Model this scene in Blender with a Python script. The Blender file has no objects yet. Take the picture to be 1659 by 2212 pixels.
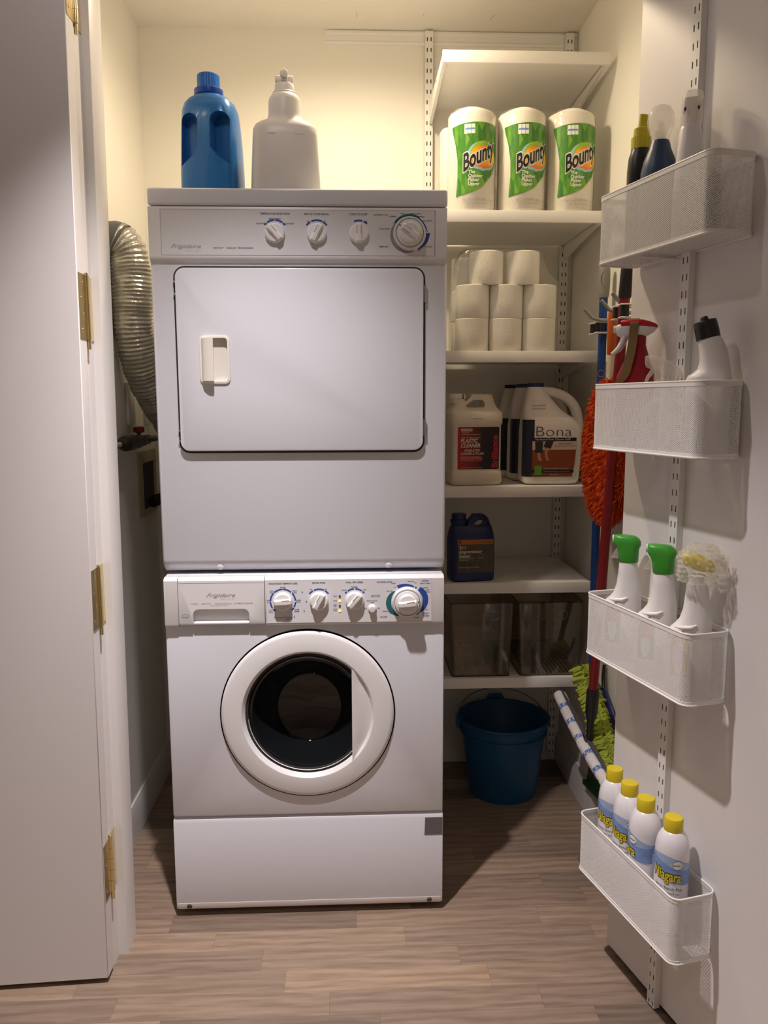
import bpy, bmesh, math, random
from mathutils import Vector, Matrix, noise
from mathutils.geometry import tessellate_polygon
random.seed(7)
SC = bpy.context.scene
C = SC.collection
PI = math.pi

# ------------------------------------------------------------------ camera
cam_d = bpy.data.cameras.new('camera'); cam = bpy.data.objects.new('camera', cam_d); C.objects.link(cam)
cam_d.sensor_fit = 'VERTICAL'; cam_d.sensor_height = 36.0; cam_d.lens = 1720.0*36.0/2212.0
cam_d.clip_start = 0.02; cam_d.clip_end = 60
def cam_basis(pitch, yaw, roll):
    f = Vector((math.sin(yaw)*math.cos(pitch), math.cos(yaw)*math.cos(pitch), -math.sin(pitch)))
    r = Vector((math.cos(yaw), -math.sin(yaw), 0)); u = r.cross(f)
    r2 = r*math.cos(roll)+u*math.sin(roll); u2 = u*math.cos(roll)-r*math.sin(roll)
    m = Matrix((r2, u2, -f)).transposed().to_4x4(); m.translation = Vector((0.1142, -1.9118, 1.3123))
    return m
cam.matrix_world = cam_basis(0.1369, 0.0416, -0.003)
SC.camera = cam

# ------------------------------------------------------------------ world, lights, exposure
SC.view_settings.view_transform = 'Standard'; SC.view_settings.look = 'None'
SC.view_settings.gamma = 1.0; SC.view_settings.use_curve_mapping = False
SC.view_settings.exposure = 0.0
SC.cycles.transparent_max_bounces = 32; SC.cycles.max_bounces = 14; SC.cycles.diffuse_bounces = 6; SC.cycles.transmission_bounces = 10
W = bpy.data.worlds.new('world'); SC.world = W; W.use_nodes = True
W.node_tree.nodes['Background'].inputs['Color'].default_value = (0.9, 0.88, 0.9, 1)
W.node_tree.nodes['Background'].inputs['Strength'].default_value = 0.02
def spot(name, loc, power, color, angle, blend, rad):
    l = bpy.data.lights.new(name, 'SPOT'); l.energy = power; l.color = color
    l.spot_size = math.radians(angle); l.spot_blend = blend; l.shadow_soft_size = rad
    o = bpy.data.objects.new(name, l); o.location = loc; C.objects.link(o); return o
def point(name, loc, power, color, rad):
    l = bpy.data.lights.new(name, 'POINT'); l.energy = power; l.color = color; l.shadow_soft_size = rad
    o = bpy.data.objects.new(name, l); o.location = loc; C.objects.link(o); return o
HALL_COL = (1.0, 0.905, 0.905)
spot('hall_downlight_lamp', (-0.09, -0.585, 2.40), 142, HALL_COL, 87, 1.0, 0.022)        # the reflector's wide beam
spot('hall_downlight_core', (-0.09, -0.585, 2.405), 96, HALL_COL, 58, 1.0, 0.022)        # and its bright middle
spot('hall_downlight_spill', (-0.09, -0.585, 2.41), 4.2, HALL_COL, 172, 0.5, 0.022)         # scattered light off its trim
spot('hall_rear_fill_lamp', (0.35, -2.10, 2.40), 28, (1.0, 0.89, 0.84), 120, 1.0, 0.10)  # unseen lamp added behind the camera for fill
spot('closet_downlight_lamp', (0.13, 0.27, 2.49), 38.0, (1.0, 0.80, 0.545), 168, 0.65, 0.05)

# ------------------------------------------------------------------ helpers: colours, materials
def lin(c):
    return c/12.92 if c <= 0.04045 else ((c+0.055)/1.055)**2.4
def hexc(h):
    h = h.lstrip('#'); return tuple(lin(int(h[i:i+2], 16)/255) for i in (0, 2, 4))+(1,)
def P(name, color, rough=0.5, metal=0.0, spec=0.5, trans=0.0, coat=0.0, bump=None, emit=None, ior=1.45, var=None):
    m = bpy.data.materials.new(name); m.use_nodes = True; nt = m.node_tree; b = nt.nodes['Principled BSDF']
    col = hexc(color) if isinstance(color, str) else tuple(color)+(1,)
    b.inputs['Base Color'].default_value = col; b.inputs['Roughness'].default_value = rough
    b.inputs['Metallic'].default_value = metal; b.inputs['Specular IOR Level'].default_value = spec
    b.inputs['Transmission Weight'].default_value = trans; b.inputs['Coat Weight'].default_value = coat
    b.inputs['IOR'].default_value = ior
    if emit:
        b.inputs['Emission Color'].default_value = hexc(emit[0]); b.inputs['Emission Strength'].default_value = emit[1]
    tc = nt.nodes.new('ShaderNodeTexCoord')
    if var:                                  # (scale, amount): faint irregularity of the surface colour
        n = nt.nodes.new('ShaderNodeTexNoise'); n.inputs['Scale'].default_value = var[0]; n.inputs['Detail'].default_value = 4
        nt.links.new(tc.outputs['Object'], n.inputs['Vector'])
        mx = nt.nodes.new('ShaderNodeMix'); mx.data_type = 'RGBA'
        mx.inputs[6].default_value = tuple(c*(1-var[1]) for c in col[:3])+(1,)
        mx.inputs[7].default_value = tuple(min(1, c*(1+var[1])) for c in col[:3])+(1,)
        nt.links.new(n.outputs['Fac'], mx.inputs[0]); nt.links.new(mx.outputs[2], b.inputs['Base Color'])
    if bump:                                 # (scale, strength, distance)
        n = nt.nodes.new('ShaderNodeTexNoise'); n.inputs['Scale'].default_value = bump[0]; n.inputs['Detail'].default_value = 3
        nt.links.new(tc.outputs['Object'], n.inputs['Vector'])
        bp = nt.nodes.new('ShaderNodeBump'); bp.inputs['Strength'].default_value = bump[1]; bp.inputs['Distance'].default_value = bump[2]
        nt.links.new(n.outputs['Fac'], bp.inputs['Height']); nt.links.new(bp.outputs['Normal'], b.inputs['Normal'])
    return m
def clear(name, tint, gloss=0.12, rough=0.06, haze=0.0, haze_col='#ffffff', bump=None):
    """thin clear plastic: see-through with fresnel gloss and optional milky haze"""
    m = bpy.data.materials.new(name); m.use_nodes = True; nt = m.node_tree; nt.nodes.clear()
    out = nt.nodes.new('ShaderNodeOutputMaterial')
    t = nt.nodes.new('ShaderNodeBsdfTransparent'); t.inputs['Color'].default_value = hexc(tint)
    g = nt.nodes.new('ShaderNodeBsdfGlossy'); g.inputs['Roughness'].default_value = rough
    lw = nt.nodes.new('ShaderNodeLayerWeight'); lw.inputs['Blend'].default_value = 0.5
    fc = math_node(nt, 'ADD', math_node(nt, 'MULTIPLY', math_node(nt, 'POWER', lw.outputs['Facing'], 4.0), 0.6), gloss*0.3)
    mx = nt.nodes.new('ShaderNodeMixShader')
    base = t
    if haze > 0:
        d = nt.nodes.new('ShaderNodeBsdfDiffuse'); d.inputs['Color'].default_value = hexc(haze_col)
        m2 = nt.nodes.new('ShaderNodeMixShader'); m2.inputs[0].default_value = haze
        nt.links.new(t.outputs[0], m2.inputs[1]); nt.links.new(d.outputs[0], m2.inputs[2]); base = m2
    nt.links.new(fc, mx.inputs[0]); nt.links.new(base.outputs[0], mx.inputs[1]); nt.links.new(g.outputs[0], mx.inputs[2])
    if bump:
        tc = nt.nodes.new('ShaderNodeTexCoord'); n = nt.nodes.new('ShaderNodeTexNoise')
        n.inputs['Scale'].default_value = bump[0]; n.inputs['Detail'].default_value = 3
        nt.links.new(tc.outputs['Object'], n.inputs['Vector'])
        bp = nt.nodes.new('ShaderNodeBump'); bp.inputs['Strength'].default_value = bump[1]; bp.inputs['Distance'].default_value = bump[2]
        nt.links.new(n.outputs['Fac'], bp.inputs['Height'])
        for nd in (g, lw): nt.links.new(bp.outputs['Normal'], nd.inputs['Normal'])
    nt.links.new(mx.outputs[0], out.inputs[0])
    return m
def milky(name, color, fac, rough=0.2, bump=None):
    """translucent film: part see-through, part milky plastic"""
    m = P(name, color, rough, bump=bump); nt = m.node_tree; b = nt.nodes['Principled BSDF']; out = nt.nodes['Material Output']
    t = nt.nodes.new('ShaderNodeBsdfTransparent'); mx = nt.nodes.new('ShaderNodeMixShader'); mx.inputs[0].default_value = fac
    tl = nt.nodes.new('ShaderNodeBsdfTranslucent'); tl.inputs['Color'].default_value = hexc(color)
    m2 = nt.nodes.new('ShaderNodeMixShader'); m2.inputs[0].default_value = 0.4
    nt.links.new(b.outputs[0], m2.inputs[1]); nt.links.new(tl.outputs[0], m2.inputs[2])
    nt.links.new(t.outputs[0], mx.inputs[1]); nt.links.new(m2.outputs[0], mx.inputs[2]); nt.links.new(mx.outputs[0], out.inputs[0])
    return m
def math_node(nt, op, a, b=None):
    n = nt.nodes.new('ShaderNodeMath'); n.operation = op
    for i, v in enumerate((a, b)):
        if v is None: continue
        if isinstance(v, (int, float)): n.inputs[i].default_value = v
        else: nt.links.new(v, n.inputs[i])
    return n.outputs[0]
def ramp(nt, fac, stops):
    r = nt.nodes.new('ShaderNodeValToRGB'); e = r.color_ramp.elements
    while len(e) < len(stops): e.new(0.5)
    for el, (p, c) in zip(e, stops): el.position = p; el.color = hexc(c)
    nt.links.new(fac, r.inputs[0]); return r

M = {}
M['wall'] = P('wall_paint', (0.83, 0.81, 0.75), 0.6, bump=(160, 0.06, 0.002), var=(3, 0.02))
M['ceil'] = P('ceiling_paint', (0.82, 0.79, 0.73), 0.8, bump=(120, 0.08, 0.002))
M['door'] = P('door_paint', (0.79, 0.765, 0.76), 0.42, bump=(70, 0.05, 0.002), var=(2, 0.02))
M['trim'] = P('trim_paint', (0.78, 0.76, 0.74), 0.35, bump=(60, 0.05, 0.002))
M['base'] = P('baseboard_paint', (0.72, 0.70, 0.68), 0.4)
M['enamel'] = P('white_enamel', (0.715, 0.725, 0.785), 0.28, coat=0.3, bump=(400, 0.03, 0.0005))
M['panel'] = P('white_plastic', (0.775, 0.77, 0.775), 0.35)
M['plate'] = P('printed_panel', (0.735, 0.74, 0.775), 0.3)
M['ivory'] = P('ivory_plastic', (0.80, 0.77, 0.70), 0.35)
M['dark'] = P('dark_gap', (0.03, 0.027, 0.03), 0.6)
M['ink'] = P('dark_ink', (0.08, 0.08, 0.10), 0.5)
M['greyink'] = P('grey_ink', (0.40, 0.38, 0.40), 0.45)
M['blueink'] = P('blue_print', '#2f4fa3', 0.4)
M['tealink'] = P('teal_print', '#2c6a72', 0.4)
M['greyprint'] = P('grey_print', '#8f8f96', 0.4)
M['white'] = P('white_print', (0.85, 0.85, 0.83), 0.5)
M['brass'] = P('polished_brass', (0.82, 0.68, 0.38), 0.22, metal=1.0)
M['steel'] = P('steel', (0.38, 0.38, 0.38), 0.3, metal=1.0)
M['elfa'] = P('white_powder_coat', (0.82, 0.81, 0.79), 0.4)
M['shelf'] = P('white_melamine', (0.82, 0.80, 0.77), 0.38)
M['black'] = P('black_plastic', (0.015, 0.015, 0.016), 0.35)
M['led'] = P('amber_led', '#ffb030', 0.3, emit=('#ffab30', 3.0))

# ------------------------------------------------------------------ helpers: geometry
class G:
    """collects faces, then becomes ONE mesh object"""
    def __init__(s): s.v = []; s.f = []; s.mi = []; s.uv = None
    def add(s, vs, fs, mi=0):
        o = len(s.v); s.v += [tuple(v) for v in vs]
        s.f += [tuple(i+o for i in f) for f in fs]; s.mi += [mi]*len(fs)
        return s
    def bm(s, b, mat=None, mi=0):
        b.verts.index_update()
        vs = [(mat @ v.co if mat else v.co.copy()) for v in b.verts]
        s.add(vs, [[v.index for v in f.verts] for f in b.faces], mi); b.free(); return s
    def box(s, x0, x1, y0, y1, z0, z1, bev=0, seg=2, mi=0, mat=None):
        b = bmesh.new(); bmesh.ops.create_cube(b, size=1)
        for v in b.verts: v.co = Vector(((x0+x1)/2+v.co.x*(x1-x0), (y0+y1)/2+v.co.y*(y1-y0), (z0+z1)/2+v.co.z*(z1-z0)))
        if bev: bmesh.ops.bevel(b, geom=b.edges[:], offset=bev, segments=seg, profile=0.5, affect='EDGES')
        return s.bm(b, mat, mi)
    def lathe(s, prof, seg=32, axis='z', c=(0, 0, 0), mi=0, a0=0, a1=2*PI, cap=True):
        """prof: [(radius, height)]; axis z, y (height runs along -y... given as y) or x"""
        full = abs(a1-a0-2*PI) < 1e-6; n = seg if full else seg+1
        vs = []
        for r, h in prof:
            for i in range(n):
                a = a0+(a1-a0)*i/seg; p, q = r*math.cos(a), r*math.sin(a)
                co = (p, q, h) if axis == 'z' else ((p, h, q) if axis == 'y' else (h, p, q))
                vs.append((co[0]+c[0], co[1]+c[1], co[2]+c[2]))
        fs = []
        for j in range(len(prof)-1):
            for i in range(seg):
                k = (i+1) % n if full else i+1
                fs.append((j*n+i, j*n+k, (j+1)*n+k, (j+1)*n+i))
        if cap and full:
            if prof[0][0] > 1e-5: fs.append(tuple(range(n)))
            if prof[-1][0] > 1e-5: fs.append(tuple((len(prof)-1)*n+i for i in range(n)))
        return s.add(vs, fs, mi)
    def loft(s, secs, seg=40, mi=0, cap=True):
        """secs: (z, rx, ry, cx, cy, n) superellipse sections"""
        vs = []
        for z, rx, ry, cx, cy, n in secs:
            for i in range(seg):
                a = 2*PI*i/seg; ca, sa = math.cos(a), math.sin(a)
                vs.append((cx+rx*math.copysign(abs(ca)**(2/n), ca), cy+ry*math.copysign(abs(sa)**(2/n), sa), z))
        fs = []
        for j in range(len(secs)-1):
            for i in range(seg):
                k = (i+1) % seg; fs.append((j*seg+i, j*seg+k, (j+1)*seg+k, (j+1)*seg+i))
        if cap:
            fs.append(tuple(reversed(range(seg)))); fs.append(tuple((len(secs)-1)*seg+i for i in range(seg)))
        return s.add(vs, fs, mi)
    def tube(s, pts, rad, seg=12, mi=0, flat=1.0, cap=True, up=None):
        """sweep a (flattened) circle along points; rad a number or list"""
        pts = [Vector(p) for p in pts]; n = len(pts); vs = []
        rads = rad if isinstance(rad, (list, tuple)) else [rad]*n
        ref = Vector(up) if up else None; u = None
        for i, p in enumerate(pts):
            t = (pts[min(i+1, n-1)]-pts[max(i-1, 0)]).normalized()
            if ref: a = ref
            elif u is None: a = Vector((0, 0, 1)) if abs(t.z) < 0.9 else Vector((1, 0, 0))
            else: a = u
            u = (a-t*a.dot(t)).normalized(); w = t.cross(u)
            for k in range(seg):
                an = 2*PI*k/seg; vs.append(p+u*(math.cos(an)*rads[i])+w*(math.sin(an)*rads[i]*flat))
        fs = []
        for j in range(n-1):
            for i in range(seg):
                k = (i+1) % seg; fs.append((j*seg+i, j*seg+k, (j+1)*seg+k, (j+1)*seg+i))
        if cap:
            fs.append(tuple(reversed(range(seg)))); fs.append(tuple((n-1)*seg+i for i in range(seg)))
        return s.add(vs, fs, mi)
    def prism(s, poly, y0, y1, bev=0, seg=2, mi=0, mat=None, plane='xz'):
        """outline in x,z pushed from y0 to y1 (plane xy: pushed in z)"""
        b = bmesh.new()
        mk = (lambda p, h: (p[0], h, p[1])) if plane == 'xz' else ((lambda p, h: (p[0], p[1], h)) if plane == 'xy' else (lambda p, h: (h, p[0], p[1])))
        va = [b.verts.new(mk(p, y0)) for p in poly]; vb = [b.verts.new(mk(p, y1)) for p in poly]
        b.faces.new(va); b.faces.new(list(reversed(vb))); n = len(poly)
        side = []
        for i in range(n):
            f = b.faces.new((va[i], vb[i], vb[(i+1) % n], va[(i+1) % n]))
        bmesh.ops.recalc_face_normals(b, faces=b.faces[:])
        if bev:
            es = [e for e in b.edges if any(len(f.verts) == n for f in e.link_faces)] if n > 4 else b.edges[:]
            bmesh.ops.bevel(b, geom=es, offset=bev, segments=seg, profile=0.5, affect='EDGES')
        return s.bm(b, mat, mi)
    def poly(s, pts3, mi=0):
        tri = tessellate_polygon([[Vector(p) for p in pts3]]); return s.add(pts3, tri, mi)
    def sphere(s, c, r, sx=1, sy=1, sz=1, u=20, v=12, mi=0):
        b = bmesh.new(); bmesh.ops.create_uvsphere(b, u_segments=u, v_segments=v, radius=r)
        for w in b.verts: w.co = Vector((c[0]+w.co.x*sx, c[1]+w.co.y*sy, c[2]+w.co.z*sz))
        return s.bm(b, None, mi)
    def xf(s, mat, start=0):
        s.v[start:] = [tuple(mat @ Vector(v)) for v in s.v[start:]]; return s
    def build(s, name, mats, parent=None, ang=38, fix=True):
        me = bpy.data.meshes.new(name); me.from_pydata(s.v, [], s.f)
        mats = mats if isinstance(mats, (list, tuple)) else [mats]
        for m in mats: me.materials.append(M[m] if isinstance(m, str) else m)
        me.polygons.foreach_set('material_index', s.mi)
        if s.uv:
            ul = me.uv_layers.new(name='UVMap')
            for l in me.loops: ul.data[l.index].uv = s.uv[l.vertex_index]
        if fix:
            b = bmesh.new(); b.from_mesh(me); bmesh.ops.recalc_face_normals(b, faces=b.faces[:]); b.to_mesh(me); b.free()
        me.polygons.foreach_set('use_smooth', [True]*len(me.polygons))
        me.set_sharp_from_angle(angle=math.radians(ang))
        me.update()
        o = bpy.data.objects.new(name, me); C.objects.link(o)
        if parent: o.parent = parent
        return o
def rrect(x0, x1, z0, z1, r, n=6):
    pts = []
    for cx, cz, a in ((x1-r, z1-r, 0), (x0+r, z1-r, PI/2), (x0+r, z0+r, PI), (x1-r, z0+r, 1.5*PI)):
        for i in range(n+1):
            t = a+PI/2*i/n; pts.append((cx+r*math.cos(t), cz+r*math.sin(t)))
    return pts
def boolean(o, cutters, op='DIFFERENCE'):
    """apply boolean cuts to a mesh object; cutters are removed again"""
    cs = []
    bpy.context.view_layer.update()
    for g in cutters:
        c = g.build('cutter', 'dark'); cs.append(c)
        c.matrix_world = o.matrix_world
        md = o.modifiers.new('cut', 'BOOLEAN'); md.object = c; md.operation = op; md.solver = 'EXACT'
    bpy.context.view_layer.update()
    dg = bpy.context.evaluated_depsgraph_get()
    me = bpy.data.meshes.new_from_object(o.evaluated_get(dg))
    old = o.data; o.modifiers.clear(); o.data = me; bpy.data.meshes.remove(old)
    me.name = o.name
    for c in cs:
        d = c.data; bpy.data.objects.remove(c); bpy.data.meshes.remove(d)
    me.polygons.foreach_set('use_smooth', [True]*len(me.polygons)); me.set_sharp_from_angle(angle=math.radians(38))
    return o
def thing(name, label, cat, loc=(0, 0, 0), rotz=0.0, group=None):
    o = bpy.data.objects.new(name, None); C.objects.link(o); o.empty_display_size = 0.05
    o.location = loc; o.rotation_euler = (0, 0, rotz); o['label'] = label; o['category'] = cat
    if group: o['group'] = group
    return o
def tag(o, label, cat, group=None):
    o['label'] = label; o['category'] = cat
    if group: o['group'] = group
    return o
def struct(o):
    o['kind'] = 'structure'; return o
def dup(root, loc, rotz=None, label=None, group=None):
    r = root.copy(); C.objects.link(r); r.location = loc
    if rotz is not None: r.rotation_euler = (0, 0, rotz)
    if label: r['label'] = label
    if group: r['group'] = group
    for ch in list(root.children):
        c = ch.copy(); C.objects.link(c); c.parent = r
        for g in list(ch.children):
            d = g.copy(); C.objects.link(d); d.parent = c
    return r
# ---- lettering
_glyph = {}
def text_tris(s, bold=0.0, shear=0.0, align='LEFT', space=1.0):
    k = (s, bold, shear, align, space)
    if k not in _glyph:
        cu = bpy.data.curves.new('t', 'FONT'); cu.body = s; cu.size = 1; cu.align_x = align; cu.offset = bold; cu.shear = shear
        cu.space_character = space; cu.resolution_u = 3; cu.fill_mode = 'FRONT'; cu.space_line = 1.0
        o = bpy.data.objects.new('t', cu); C.objects.link(o)
        bpy.context.view_layer.update()
        me = bpy.data.meshes.new_from_object(o.evaluated_get(bpy.context.evaluated_depsgraph_get()))
        _glyph[k] = ([tuple(v.co) for v in me.vertices], [tuple(p.vertices) for p in me.polygons])
        bpy.data.objects.remove(o); bpy.data.curves.remove(cu); bpy.data.meshes.remove(me)
    return _glyph[k]
def put_text(g, S, s, u, v, size, align='CENTER', bold=0.012, shear=0.0, rot=0.0, sx=1.0, off=0.0004, mi=0, space=1.0, rise=0.0):
    """write s on the surface S(u, v, offset); rise slants the baseline keeping the stems upright"""
    vs, fs = text_tris(s, bold, shear, align, space); out = []
    cr, sr = math.cos(rot), math.sin(rot)
    for x, y, z in vs:
        a, b = x*size*sx, y*size
        b += a*rise
        out.append(S(u+a*cr-b*sr, v+a*sr+b*cr, off))
    g.add(out, fs, mi)
def flat(y=0.0, x=0.0, z=0.0):
    return lambda u, v, o: (x+u, y-o, z+v)
def cyl(R, cx=0.0, cy=0.0):
    return lambda u, v, o: (cx+(R+o)*math.sin(u/R), cy-(R+o)*math.cos(u/R), v)
def rows_patch(g, S, rows, nc=12, off=0.0002, mi=0):
    """rows: (v, u_left, u_right); makes a curved printed patch"""
    o = len(g.v); uv = []
    for v, a, b in rows:
        for i in range(nc+1):
            u = a+(b-a)*i/nc; g.v.append(tuple(S(u, v, off))); uv.append((u, v))
    for j in range(len(rows)-1):
        for i in range(nc):
            q = o+j*(nc+1)+i; g.f.append((q, q+1, q+nc+2, q+nc+1)); g.mi.append(mi)
    return uv
def disc_rows(cu, cv, ru, rv, n=14, tilt=0.0):
    r = []
    for i in range(n+1):
        t = -1+2*i/n; t = max(-0.999, min(0.999, t)); w = ru*math.sqrt(1-t*t); v = cv+rv*t
        r.append((v, cu-w+tilt*rv*t, cu+w+tilt*rv*t))
    return r
def rr_rows(x0, x1, z0, z1, r, n=4):
    rows = []
    for i in range(n+1):
        a = PI/2*i/n; rows.append((z0+r-r*math.cos(a), x0+r-r*math.sin(a), x1-r+r*math.sin(a)))
    for i in range(n+1):
        a = PI/2*i/n; rows.append((z1-r+r*math.sin(a), x0+r-r*math.cos(a), x1-r+r*math.cos(a)))
    return rows
def arc(g, S, cu, cv, r0, r1, d0, d1, off=0.0003, mi=0, n=None, taper=None):
    """ring segment, degrees measured clockwise from 12 o'clock"""
    n = n or max(2, int(abs(d1-d0)/8)); vs = []
    for i in range(n+1):
        t = i/n; a = math.radians(d0+(d1-d0)*t); w = (r1-r0)*(taper(t) if taper else 1)
        for r in (r0, r0+w): vs.append(S(cu+r*math.sin(a), cv+r*math.cos(a), off))
    g.add(vs, [(2*i, 2*i+1, 2*i+3, 2*i+2) for i in range(n)], mi)

# ================================================================== THE ROOM
def floor_mat():
    m = bpy.data.materials.new('laminate_planks'); m.use_nodes = True; nt = m.node_tree; b = nt.nodes['Principled BSDF']; L = nt.links.new
    tc = nt.nodes.new('ShaderNodeTexCoord'); sp = nt.nodes.new('ShaderNodeSeparateXYZ'); L(tc.outputs['Object'], sp.inputs[0])
    x, y = sp.outputs[0], sp.outputs[1]
    RW, PL = 0.0715, 0.47
    yr = math_node(nt, 'DIVIDE', math_node(nt, 'ADD', y, 0.065), RW)
    row = math_node(nt, 'FLOOR', yr)
    wn = nt.nodes.new('ShaderNodeTexWhiteNoise'); wn.noise_dimensions = '1D'; L(row, wn.inputs['W'])
    xo = math_node(nt, 'DIVIDE', math_node(nt, 'ADD', x, math_node(nt, 'MULTIPLY', wn.outputs['Value'], PL*3)), PL)
    cell = math_node(nt, 'FLOOR', xo)
    cmb = nt.nodes.new('ShaderNodeCombineXYZ'); L(row, cmb.inputs[0]); L(cell, cmb.inputs[1])
    w2 = nt.nodes.new('ShaderNodeTexWhiteNoise'); w2.noise_dimensions = '2D'; L(cmb.outputs[0], w2.inputs['Vector'])
    rnd = w2.outputs['Value']
    base = ramp(nt, rnd, [(0.0, '#776a60'), (0.22, '#918071'), (0.45, '#a8937f'), (0.72, '#8e7c6e'), (1.0, '#ae9780')])
    # fine grain, stretched along the plank
    gx = nt.nodes.new('ShaderNodeCombineXYZ')
    L(math_node(nt, 'ADD', math_node(nt, 'MULTIPLY', x, 4.0), math_node(nt, 'MULTIPLY', rnd, 50)), gx.inputs[0])
    L(math_node(nt, 'MULTIPLY', y, 62.0), gx.inputs[1])
    n1 = nt.nodes.new('ShaderNodeTexNoise'); n1.inputs['Scale'].default_value = 1.6; n1.inputs['Detail'].default_value = 5; n1.inputs['Roughness'].default_value = 0.55
    L(gx.outputs[0], n1.inputs['Vector'])
    # cathedral figure: distorted bands
    gw = nt.nodes.new('ShaderNodeCombineXYZ')
    L(math_node(nt, 'ADD', math_node(nt, 'MULTIPLY', x, 1.3), math_node(nt, 'MULTIPLY', rnd, 31)), gw.inputs[0])
    L(math_node(nt, 'MULTIPLY', y, 4.2), gw.inputs[1])
    wv = nt.nodes.new('ShaderNodeTexWave'); wv.wave_type = 'RINGS'; wv.inputs['Scale'].default_value = 2.6; wv.inputs['Distortion'].default_value = 7.0
    wv.inputs['Detail'].default_value = 3; wv.inputs['Detail Scale'].default_value = 1.4
    L(gw.outputs[0], wv.inputs['Vector'])
    mixf = math_node(nt, 'ADD', math_node(nt, 'MULTIPLY', n1.outputs['Fac'], 0.8), math_node(nt, 'MULTIPLY', wv.outputs['Fac'], 0.2))
    g = ramp(nt, mixf, [(0.22, '#b4aca8'), (0.5, '#e2deda'), (0.78, '#ffffff')])
    mul = nt.nodes.new('ShaderNodeMix'); mul.data_type = 'RGBA'; mul.blend_type = 'MULTIPLY'; mul.inputs[0].default_value = 0.85
    L(base.outputs[0], mul.inputs[6]); L(g.outputs[0], mul.inputs[7])
    # joints
    fy = math_node(nt, 'FRACT', yr); fx = math_node(nt, 'FRACT', xo)
    jy = math_node(nt, 'LESS_THAN', fy, 0.012); jx = math_node(nt, 'LESS_THAN', fx, 0.0022)
    j = math_node(nt, 'MAXIMUM', jy, jx)
    dk = nt.nodes.new('ShaderNodeMix'); dk.data_type = 'RGBA'; dk.blend_type = 'MULTIPLY'
    dk.inputs[7].default_value = (0.6, 0.57, 0.55, 1)
    L(math_node(nt, 'MULTIPLY', j, 0.7), dk.inputs[0]); L(mul.outputs[2], dk.inputs[6])
    L(dk.outputs[2], b.inputs['Base Color']); b.inputs['Roughness'].default_value = 0.42
    bp = nt.nodes.new('ShaderNodeBump'); bp.inputs['Strength'].default_value = 0.15; bp.inputs['Distance'].default_value = 0.001
    L(mixf, bp.inputs['Height']); L(bp.outputs['Normal'], b.inputs['Normal'])
    return m
M['floor'] = floor_mat()
CEIL = 2.507
XL, XR, YB = -0.557, 0.870, 0.857
struct(G().box(-2.3, 2.3, -2.6, 1.0, -0.10, 0.0).build('floor', 'floor'))
closet_ceiling = struct(G().box(XL-0.12, XR+0.12, -0.06, YB+0.12, CEIL, CEIL+0.1).build('ceiling', 'ceil'))
struct(G().box(-2.3, 2.3, -2.6, -0.06, CEIL, CEIL+0.1).build('ceiling_hall', 'ceil'))
struct(G().box(XL-0.12, XR+0.12, YB, YB+0.12, 0.0, CEIL).build('wall_back', 'wall'))
struct(G().box(XL-0.12, XL, -0.06, YB, 0.0, CEIL).build('wall_left', 'wall'))
struct(G().box(XR, XR+0.12, -0.06, YB, 0.0, CEIL).build('wall_right', 'wall'))
# front wall of the hall with the closet opening
OPEN_H = 2.215
def lean(g, k=0.0095):
    g.v = [(x+k*z, y, z) for x, y, z in g.v]; return g
g = G().box(-2.3, -0.475, -0.173, -0.06, 0, CEIL); struct(lean(g).build('wall_front_left', 'wall'))
struct(G().box(0.808, 2.3, -0.173, -0.06, 0, CEIL).build('wall_front_right', 'wall'))
struct(G().box(-0.47, 0.806, -0.173, -0.06, OPEN_H+0.02, CEIL).build('wall_front_header', 'wall'))
struct(G().box(-2.4, -2.3, -2.6, -0.06, 0, CEIL).build('wall_hall_left', 'wall'))
struct(G().box(2.3, 2.4, -2.6, -0.06, 0, CEIL).build('wall_hall_right', 'wall'))
struct(G().box(-2.3, 2.3, -2.7, -2.6, 0, CEIL).build('wall_hall_rear', 'wall'))
# left jamb with its door stop (a whisker out of plumb, as in the photo)
prof = [(-0.475, -0.174), (-0.454, -0.174), (-0.452, -0.170), (-0.452, -0.136), (-0.434, -0.136), (-0.432, -0.133), (-0.432, -0.058), (-0.475, -0.058)]
struct(lean(G().prism(prof, 0.0, OPEN_H, plane='xy')).build('trim_1', 'trim'))
prof = [(0.806, -0.174), (0.788, -0.174), (0.788, -0.136), (0.772, -0.136), (0.770, -0.133), (0.770, -0.058), (0.806, -0.058)]
struct(G().prism(prof, 0.0, OPEN_H, plane='xy').build('trim_2', 'trim'))
struct(G().box(-0.45, 0.786, -0.172, -0.058, OPEN_H, OPEN_H+0.02).build('trim_3', 'trim'))
# baseboards inside the closet
def baseboard(a, b, n, name):
    """sloped-top board between a and b (xy), thickness along n"""
    d = Vector(n)*0.013; e = Vector(n)*0.005
    g = G(); vs = []
    for p in (Vector(a), Vector(b)):
        vs += [(p.x, p.y, 0), (p.x+d.x, p.y+d.y, 0), (p.x+d.x, p.y+d.y, 0.085), (p.x+e.x, p.y+e.y, 0.108), (p.x, p.y, 0.108)]
    fs = [(i, (i+1) % 5, 5+(i+1) % 5, 5+i) for i in range(5)]+[(0, 1, 2, 3, 4), (9, 8, 7, 6, 5)]
    struct(g.add(vs, fs).build(name, 'base'))
baseboard((XL, -0.06, 0), (XL, YB, 0), (1, 0, 0), 'baseboard_left')
baseboard((XR, -0.06, 0), (XR, YB, 0), (-1, 0, 0), 'baseboard_right')

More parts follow.
